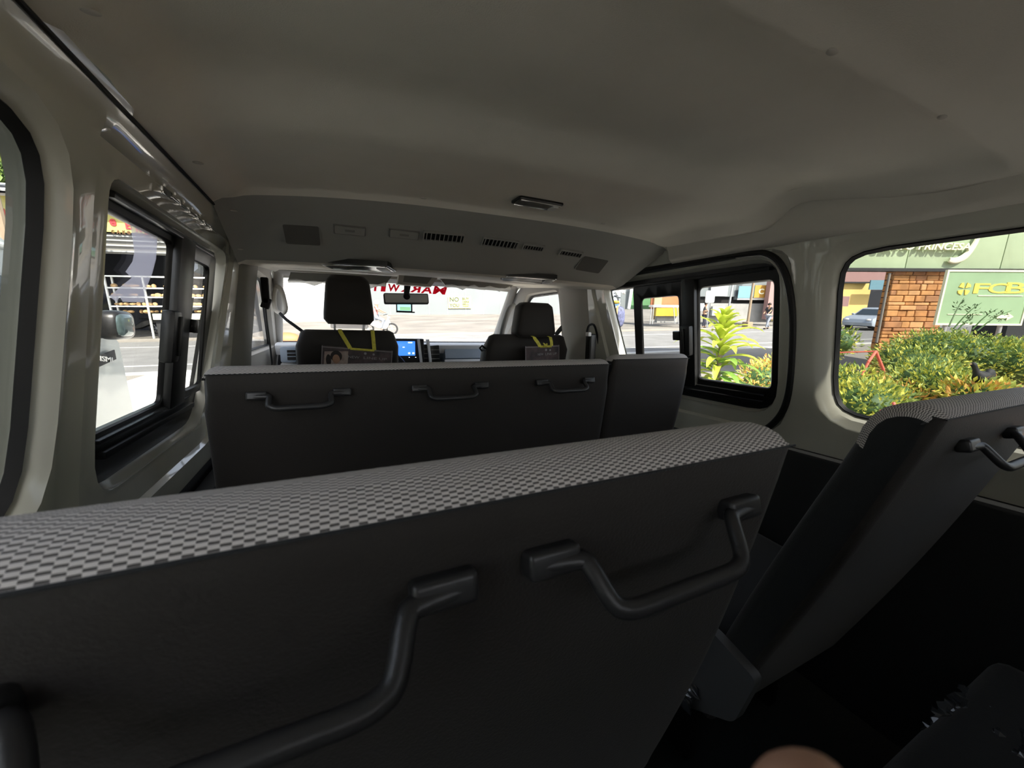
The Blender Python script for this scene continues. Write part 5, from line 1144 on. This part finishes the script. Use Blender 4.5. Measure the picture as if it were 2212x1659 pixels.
# ---- vehicles
def vehicle(nm, label, T, prof, cab, wd, wins, wheels, paint, frame, belt, taper=.16, extra=None):
    o = T.translation; root = thing(nm, label, 'car' if nm == 'car' else 'van', o, None, frame)
    def sec(P, y, k, tp):
        cx_ = sum(p[0] for p in P)/len(P); cz_ = sum(p[1] for p in P)/len(P); out = []
        for x, z in P:
            yy = y*(1-tp*max(0, z-belt)/1.0) if tp else y; out.append(T @ V((cx_+(x-cx_)*k, yy, cz_+(z-cz_)*k)))
        return out
    mb = MB(); mb.ring_loft([sec(prof, y*wd/2, k, taper) for y, k in ((-1, .985), (-.988, .993), (-.95, .998), (-.85, 1), (.85, 1), (.95, .998), (.988, .993), (1, .985))]); mb.build('body', paint, root, frame, 40)
    if cab: mb = MB(); mb.ring_loft([sec(cab, y*wd/2, k, taper*1.6) for y, k in ((-.93, .96), (-.88, .99), (-.7, 1), (.7, 1), (.88, .99), (.93, .96))]); mb.build('cabin', paint, root, frame, 40)
    for P in wins:
        for s in (-1, 1):
            off = .93 if cab else 1.0; tp = taper*(1.6 if cab else 1); n_ = len(P)
            pts = [T @ V((x, s*(wd/2*off*(1-tp*max(0, z-belt))+.006), z)) for x, z in P]; inn = [T @ V((x, s*(wd/2*off*(1-tp*max(0, z-belt))-.01), z)) for x, z in P]
            mb = MB(); mb.add(pts+inn, [tuple(range(n_)), tuple(range(2*n_-1, n_-1, -1))]+[(i, (i+1) % n_, (i+1) % n_+n_, i+n_) for i in range(n_)]); mb.build('side_window', 'cglass', root, frame, 0)
    for x, r in wheels:
        for s in (-1, 1):
            mb = MB(); mb.cyl(T @ V((x, s*(wd/2-.20), r)), T @ V((x, s*(wd/2+.01), r)), r, n=24); w_ = mb.build('wheel', 'tyre', root, frame); mb = MB(); mb.cyl(T @ V((x, s*(wd/2-.05), r)), T @ V((x, s*(wd/2+.018), r)), r*.62, r*.58, 16); mb.build('hubcap', 'galv', w_, frame)
    return root
# silver car, front to the left, partly hidden
pcar = at(1868, 714, D=26.5); ang = R(180-18+22)
Tc = Matrix.Translation((pcar.x, pcar.y, GZ)) @ Matrix.Rotation(ang, 4, 'Z') @ Matrix.Translation((-.9, 0, 0))
cprof = [(2.0, .30), (2.08, .50), (2.0, .72), (1.75, .86), (1.0, .98), (-1.7, 1.0), (-2.0, .95), (-2.1, .70), (-2.05, .32), (-1.5, .22), (1.5, .22)]
ccab = [(1.05, .96), (.35, 1.38), (.0, 1.47), (-.9, 1.48), (-1.35, 1.40), (-1.95, .98)]
rc_ = vehicle('car', 'silver-blue hatchback parked in front of the ochre shop', Tc, cprof, ccab, 1.72, [[(.85, 1.02), (.28, 1.35), (-.10, 1.40), (-.10, 1.02)], [(-.18, 1.02), (-.18, 1.40), (-.9, 1.41), (-1.30, 1.34), (-1.55, 1.04)]], [(1.3, .31), (-1.35, .31)], 'silver', OUT, .95)
mb = MB(); ws_ = [Tc @ V(v) for v in ((1.00, -.66, 1.0), (1.00, .66, 1.0), (.42, .58, 1.36), (.42, -.58, 1.36))]; nrm = (ws_[1]-ws_[0]).cross(ws_[3]-ws_[0]).normalized(); nrm = nrm if nrm.z > 0 else -nrm
mb.add([p+nrm*.02 for p in ws_]+[p-nrm*.02 for p in ws_], [(0, 1, 2, 3), (7, 6, 5, 4), (0, 1, 5, 4), (1, 2, 6, 5), (2, 3, 7, 6), (3, 0, 4, 7)]); mb.build('windscreen', 'cglass', rc_, OUT, 0)
for s in (-1, 1):
    mb = MB(); mb.sph(Tc @ V((1.96, s*.62, .68)), (.14, .16, .08), 8); mb.build('headlamp', 'whitep', rc_, OUT); mb = MB(); mb.sph(Tc @ V((.75, s*.93, 1.03)), (.08, .10, .07), 8); mb.build('wing_mirror', 'silver', rc_, OUT)
# white van alongside on the left (van frame)
Tv = Matrix.Translation((-1.98, .9, -1.75)) @ Matrix.Rotation(R(90), 4, 'Z')   # local x -> +Y
def LV(y, z): return (y-.9, z+1.75)
vprof = [LV(3.05, -1.42), LV(3.13, -1.15), LV(3.12, -.75), LV(3.09, -.50), LV(3.03, -.12), LV(2.92, -.02), LV(2.36, .30), LV(2.15, .39), LV(1.6, .44), LV(-1.6, .46), LV(-1.75, .40), LV(-1.80, -1.4)]
K_('vanwhite', (0.525, 0.555, 0.532), .28, coat=.6, spec=.5)
vn = vehicle('van', 'white van parked close beside the left windows', Tv, vprof, None, 1.72, [[LV(2.08, -.10), LV(2.10, .02), LV(2.06, .20), LV(1.30, .23), LV(1.28, -.08)], [LV(1.15, -.08), LV(1.15, .23), LV(-.3, .24), LV(-.3, -.08)]], [(1.25, .33), (-1.6, .33)], 'vanwhite', I4, 1.60, .10)
def vp(y, z, o=0): return V((-1.98+.86*(1-.10*max(0, z+1.75-1.60))+o, y, z))
mb = MB(); wv = [V((-1.98-.74, 2.95, -.03)), V((-1.98+.76, 2.95, -.03)), V((-1.98+.70, 2.36, .315)), V((-1.98-.70, 2.36, .315))]; nr_ = V((0, .5, .87)); mb.add([p+nr_*.012 for p in wv]+[p-nr_*.03 for p in wv], [(0, 1, 2, 3), (7, 6, 5, 4), (0, 1, 5, 4), (1, 2, 6, 5), (2, 3, 7, 6), (3, 0, 4, 7)]); mb.build('windscreen', 'cglass', vn, I4, 0)
mb = MB(); mb.add([vp(2.42, .19, .006), vp(2.84, -.045, .006), vp(2.66, -.14, .006), vp(2.20, -.13, .006), vp(2.16, .16, .006)], [(0, 1, 2, 3, 4)]); mb.add([vp(2.42, .19, -.01), vp(2.84, -.045, -.01), vp(2.66, -.14, -.01), vp(2.20, -.13, -.01), vp(2.16, .16, -.01)], [(4, 3, 2, 1, 0)]); mb.build('quarter_window', 'cglass', vn, I4, 0)
mb = MB(); mb.tube([vp(2.3, .285, .01), vp(1.6, .30, .01), vp(.2, .31, .01), vp(-1.5, .31, .01)], .012, 8); mb.build('rain_gutter', 'vanwhite', vn)
mb = MB(); mb.tube([vp(2.16, .20, .004), vp(2.18, .0, .004), vp(2.24, -.3, .004), vp(2.26, -1.2, .004)], .004, 6); mb.build('door_gap', 'blackm', vn)
mb = MB(); mb.box(vp(2.80, -.205, .005), (.006, .26, .055), rot(8), .001); lb = mb.build('dark_lettering_strip', 'trimdark', vn)
mb = MB(); mb.text('BISMI', .17, .028, frameM(vp(2.80, -.203, .009), (0, 1, -.14), (0, 0, 1)), .002, bold=.02); mb.build('strip_lettering', 'whitep', lb)
for y, z, xo, sy, sz, nm in ((2.76, -.02, .10, .21, .155, 'side_mirror'), (1.70, -.32, .18, .16, .19, 'lower_side_mirror')):
    mb = MB(); c_ = vp(y, z, xo); mb.sph(c_, (.055, sy/2, sz/2), 12, e=.55); mm_ = mb.build(nm, 'black', vn, smooth=60)
    mb = MB(); mb.sph(c_+V((.02, -.015, 0)), (.040, sy*.40, sz*.40), 10, e=.5); mb.build('mirror_glass', K_('mirglass'+nm[0], (.10, .14, .14), .1, metal=.5), mm_, smooth=60)
    mb = MB(); mb.tube([vp(y-.02, z-.05, -.01), c_-V((.02, .02, sz*.3))], .022, 8); mb.build('mirror_arm', 'black', mm_)
mb = MB()
for k in range(5): mb.box(V((-1.98+.80, 3.10-.004*k, -.22-.075*k)), (.05, .03, .035), rot(0, 20), .008)
mb.build('corner_marker_strip', 'cream', vn)
mb = MB(); mb.box((-1.98+.55, 3.13, -.62), (.42, .06, .24), None, .03); mb.build('headlamp', 'whitep', vn); mb = MB(); mb.box((-1.98, 3.12, -.98), (1.70, .14, .30), None, .05); mb.build('front_bumper', 'trimdark', vn)
# ---- garden by the bank
def C3(px, py, D): return tuple(at(px, py, D=D))
mb = MB(); e0 = at(1580, 800, D=5.0); mb.box((e0.x+4.2, e0.y-1.5, GZ+.12), (8.5, 5.5, .3), rot(0, 0, -18), .03); tag(obj('planter_bed', mb, 'soil'), 'raised reddish soil bed under the hedges beside the van', 'planter bed')
Y3 = ['leafy', 'leafy', 'leafl', 'leafm']; G3 = ['leafm', 'leafl', 'leafm', 'leafy']
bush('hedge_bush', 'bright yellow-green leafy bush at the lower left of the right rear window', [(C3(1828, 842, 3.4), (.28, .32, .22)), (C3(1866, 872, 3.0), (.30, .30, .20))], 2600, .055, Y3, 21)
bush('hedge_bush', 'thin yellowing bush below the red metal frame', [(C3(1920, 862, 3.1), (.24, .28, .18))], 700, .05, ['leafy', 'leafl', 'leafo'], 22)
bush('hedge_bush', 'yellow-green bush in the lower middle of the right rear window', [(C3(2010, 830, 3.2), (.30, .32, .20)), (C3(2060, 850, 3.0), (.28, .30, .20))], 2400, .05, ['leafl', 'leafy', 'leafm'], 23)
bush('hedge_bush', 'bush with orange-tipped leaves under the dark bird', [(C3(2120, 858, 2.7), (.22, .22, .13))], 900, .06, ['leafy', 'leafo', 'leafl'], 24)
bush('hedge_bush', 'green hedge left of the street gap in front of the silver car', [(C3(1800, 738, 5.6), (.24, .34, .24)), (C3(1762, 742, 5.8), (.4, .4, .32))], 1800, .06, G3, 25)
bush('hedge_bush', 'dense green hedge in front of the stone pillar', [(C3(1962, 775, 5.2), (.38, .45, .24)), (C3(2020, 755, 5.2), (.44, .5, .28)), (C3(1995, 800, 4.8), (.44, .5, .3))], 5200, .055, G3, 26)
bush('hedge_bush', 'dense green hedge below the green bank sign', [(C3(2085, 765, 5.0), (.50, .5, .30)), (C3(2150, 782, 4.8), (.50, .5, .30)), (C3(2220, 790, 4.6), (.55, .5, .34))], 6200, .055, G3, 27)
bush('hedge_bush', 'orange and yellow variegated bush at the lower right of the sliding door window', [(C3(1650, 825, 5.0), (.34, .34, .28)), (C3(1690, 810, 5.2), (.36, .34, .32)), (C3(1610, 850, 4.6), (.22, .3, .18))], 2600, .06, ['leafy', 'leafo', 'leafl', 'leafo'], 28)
# sparse dark twigs in front of the sign
mb = MB(); rnd = random.Random(2)
for (x0, y0, x1, y1) in ((2050, 705, 2082, 645), (2060, 710, 2120, 655), (2100, 712, 2155, 668), (2110, 715, 2185, 672), (2070, 712, 2100, 690)):
    a = at(x0, y0, D=5.4); b = at(x1, y1, D=5.6); pts = [a.lerp(b, t)+V((0, 0, .05*math.sin(3*t))) for t in (0, .3, .6, 1)]; mb.tube(pts, [.010, .008, .006, .003], 5)
    leafcloud(mb, tuple(a.lerp(b, .7)), (.10, .05, .08), 26, .045, rnd)
a = at(2085, 740, D=5.3); mb.tube([a, (a.x, a.y, GZ)], .012, 6)
tag(obj('twiggy_shrub', mb, 'leafd', smooth=0), 'sparse dark twigs reaching up in front of the bank sign', 'shrub')
# red metal frame in the hedge
mb = MB(); A1 = at(1892, 759, D=3.9); mb.cyl(A1, at(1875, 783, D=3.8), .013); mb.cyl(A1, at(1908, 798, D=3.9), .014); mb.cyl(at(1797, 762, D=4.1), A1, .007)
for q_ in (at(1875, 783, D=3.8), at(1908, 798, D=3.9)): mb.cyl(q_, (q_.x+(q_.x-A1.x)*3, q_.y, GZ), .013)
tag(obj('metal_frame', mb, 'redpaint'), 'red inverted-V metal frame with a thin rail among the hedges', 'frame')
mb = MB(); A1 = at(1930, 870, D=2.5); mb.cyl(A1, at(1938, 892, D=2.45), .010); mb.cyl(at(1938, 892, D=2.45), at(1900, 888, D=2.5), .010); q_ = at(1938, 892, D=2.45); mb.cyl(q_, (q_.x, q_.y, GZ), .010); tag(obj('metal_frame', mb, 'redpaint'), 'small red metal bracket at the bottom of the right rear window', 'frame')
# dark bird
bd = thing('bird', 'dark long-necked bird standing among the hedges', 'bird', at(2125, 822, D=2.72), None, OUT); dD = 2.72
def skinobj(nm, ch, m, parent):
    vs = [V(p) for p, r in ch]; inv = W[parent.name].inverted() @ OUT; me = bpy.data.meshes.new(nm); me.from_pydata([inv @ v for v in vs], [(i, i+1) for i in range(len(vs)-1)], [])
    o = bpy.data.objects.new(nm, me); C.objects.link(o); o.parent = parent; W[o.name] = W[parent.name]; me.materials.append(K[m]); mo = o.modifiers.new('s', 'SKIN'); mo.use_smooth_shade = True
    for i, sv in enumerate(me.skin_vertices[0].data): sv.radius = (ch[i][1], ch[i][1]*1.05); sv.use_root = (i == 2)
    s2 = o.modifiers.new('u', 'SUBSURF'); s2.levels = 2; s2.render_levels = 2; return o
K_('feather', (.016, .018, .02), .7, var=.5, vscale=30)
bo = skinobj('body', [(C3(2098, 786, dD), .010), (C3(2102, 786, dD), .020), (C3(2107, 794, dD), .016), (C3(2109, 804, dD), .022), (C3(2114, 812, dD), .045), (C3(2122, 816, dD), .052), (C3(2131, 818, dD), .042), (C3(2138, 818, dD), .020)], 'feather', bd)
mb = MB(); mb.cyl(C3(2098, 786, dD), C3(2093, 788, dD), .006, .001, 8); obj('beak', mb, 'tan', bo)
for d in (0, .05):
    a = V(C3(2120+d*60, 826, dD+d)); mb = MB(); mb.cyl(a, (a.x, a.y, GZ+.27), .006, n=6); obj('leg', mb, 'trimgrey', bo)
mb = MB(); mb.sph(C3(2136, 814, dD), (.05, .03, .06), 8); obj('tail', mb, 'feather', bo)
# ---- corn plant outside the sliding door
dr = thing('corn_plant', 'tall bright green corn plant with long arching leaves outside the sliding door', 'plant', at(1560, 830, D=4.4), None, OUT); DP = 4.4
tp_ = at(1566, 682, D=DP); mb = MB(); bs_ = V((tp_.x, tp_.y, GZ)); mb.tube([bs_, tp_], [.035, .022], 10); obj('stem', mb, 'trunk', dr)
rnd = random.Random(12); mb = MB(); NL = 84
for k in range(NL):
    t = k/NL; h0 = tp_.z-.02-t*.92; az = k*2.399+rnd.uniform(-.3, .3); L = (.15+.34*min(1, t*2.6))*rnd.uniform(.8, 1.2); el = R(72-52*min(1, t*1.6)+rnd.uniform(-12, 12)); dirx = V((math.cos(az), math.sin(az), 0)); side = V((-math.sin(az), math.cos(az), 0))
    p = V((tp_.x, tp_.y, h0)); n_ = 9; wmax = .046*rnd.uniform(.8, 1.2); pts = []; droop = R(95+60*t)/n_*rnd.uniform(.7, 1.2)
    for i in range(n_+1):
        u = i/n_; wv_ = wmax*math.sin(math.pi*(.06+.94*u))**.7*(1 if u < 1 else 0); d = dirx*math.cos(el)+UP*math.sin(el); nn = d.cross(side)
        pts.append((p.copy(), wv_, nn)); p = p+d*(L/n_); el -= droop*(.3+u)
    o0 = len(mb.v); vs = []
    for q_, wv_, nn in pts: vs += [q_-side*wv_+nn*wv_*.35, q_, q_+side*wv_+nn*wv_*.35]
    mb.add(vs, [(3*i+j, 3*i+j+1, 3*i+j+4, 3*i+j+3) for i in range(n_) for j in (0, 1)], 0 if t < .45 or rnd.random() < .5 else 1)
K_('dracY', (0.474, 0.551, 0.0765), .4, var=.2, vscale=12); K_('dracG', (0.173, 0.302, 0.0576), .4, var=.25, vscale=10)
for m_ in ('dracY', 'dracG', 'leafy', 'leafl', 'leafm', 'leafo'):
    nt_ = K[m_].node_tree; b_n = nt_.nodes['Principled BSDF']; o_n = nt_.nodes['Material Output']; tl = nt_.nodes.new('ShaderNodeBsdfTranslucent'); mx_ = nt_.nodes.new('ShaderNodeMixShader'); mx_.inputs[0].default_value = .3
    src = b_n.inputs['Base Color'].links[0].from_socket if b_n.inputs['Base Color'].is_linked else None
    if src: nt_.links.new(src, tl.inputs[0])
    else: tl.inputs[0].default_value = b_n.inputs['Base Color'].default_value
    nt_.links.new(b_n.outputs[0], mx_.inputs[1]); nt_.links.new(tl.outputs[0], mx_.inputs[2]); nt_.links.new(mx_.outputs[0], o_n.inputs['Surface'])
obj('foliage', mb, ['dracY', 'dracG'], dr, smooth=80)

# ---------------------------------------------------------------- camera, light, view
cam = bpy.data.cameras.new('camera'); co = bpy.data.objects.new('camera', cam); C.objects.link(co)
cam.sensor_width = 36; cam.lens = FL/2212*36; cam.clip_start = .01; cam.clip_end = 500
cam.dof.use_dof = True; cam.dof.focus_distance = 1.6; cam.dof.aperture_fstop = 9
r_, d_, f_ = MM.col[0], MM.col[1], MM.col[2]
co.matrix_world = Matrix(((r_.x, -d_.x, -f_.x, 0), (r_.y, -d_.y, -f_.y, 0), (r_.z, -d_.z, -f_.z, 0), (0, 0, 0, 1)))
scn = bpy.context.scene; scn.camera = co
sun = bpy.data.lights.new('sun', 'SUN'); sun.energy = 11; sun.angle = R(.6); sun.color = (1, .93, .80)
so = bpy.data.objects.new('sun', sun); C.objects.link(so); so.rotation_euler = V((.05, -.72, .69)).to_track_quat('Z', 'Y').to_euler()
wd_ = bpy.data.worlds.new('world'); scn.world = wd_; wd_.use_nodes = True; nt = wd_.node_tree; bg = nt.nodes['Background']
sky = nt.nodes.new('ShaderNodeTexSky'); sky.sky_type = 'NISHITA'; sky.sun_disc = False; sky.sun_elevation = R(44); sky.sun_rotation = R(184); sky.dust_density = 2
hs = nt.nodes.new('ShaderNodeHueSaturation'); hs.inputs['Saturation'].default_value = .45; nt.links.new(sky.outputs[0], hs.inputs['Color']); nt.links.new(hs.outputs[0], bg.inputs['Color'])
bg.inputs['Strength'].default_value = .33
vs_ = scn.view_settings; vs_.view_transform = 'Standard'; vs_.look = 'None'; vs_.gamma = 1; vs_.exposure = .5; vs_.use_curve_mapping = False
scn.cycles.use_adaptive_sampling = True; scn.cycles.adaptive_threshold = .04; scn.cycles.max_bounces = 9; scn.cycles.diffuse_bounces = 5; scn.cycles.transparent_max_bounces = 24; scn.cycles.use_denoising = True
scn.cycles.sample_clamp_indirect = 6
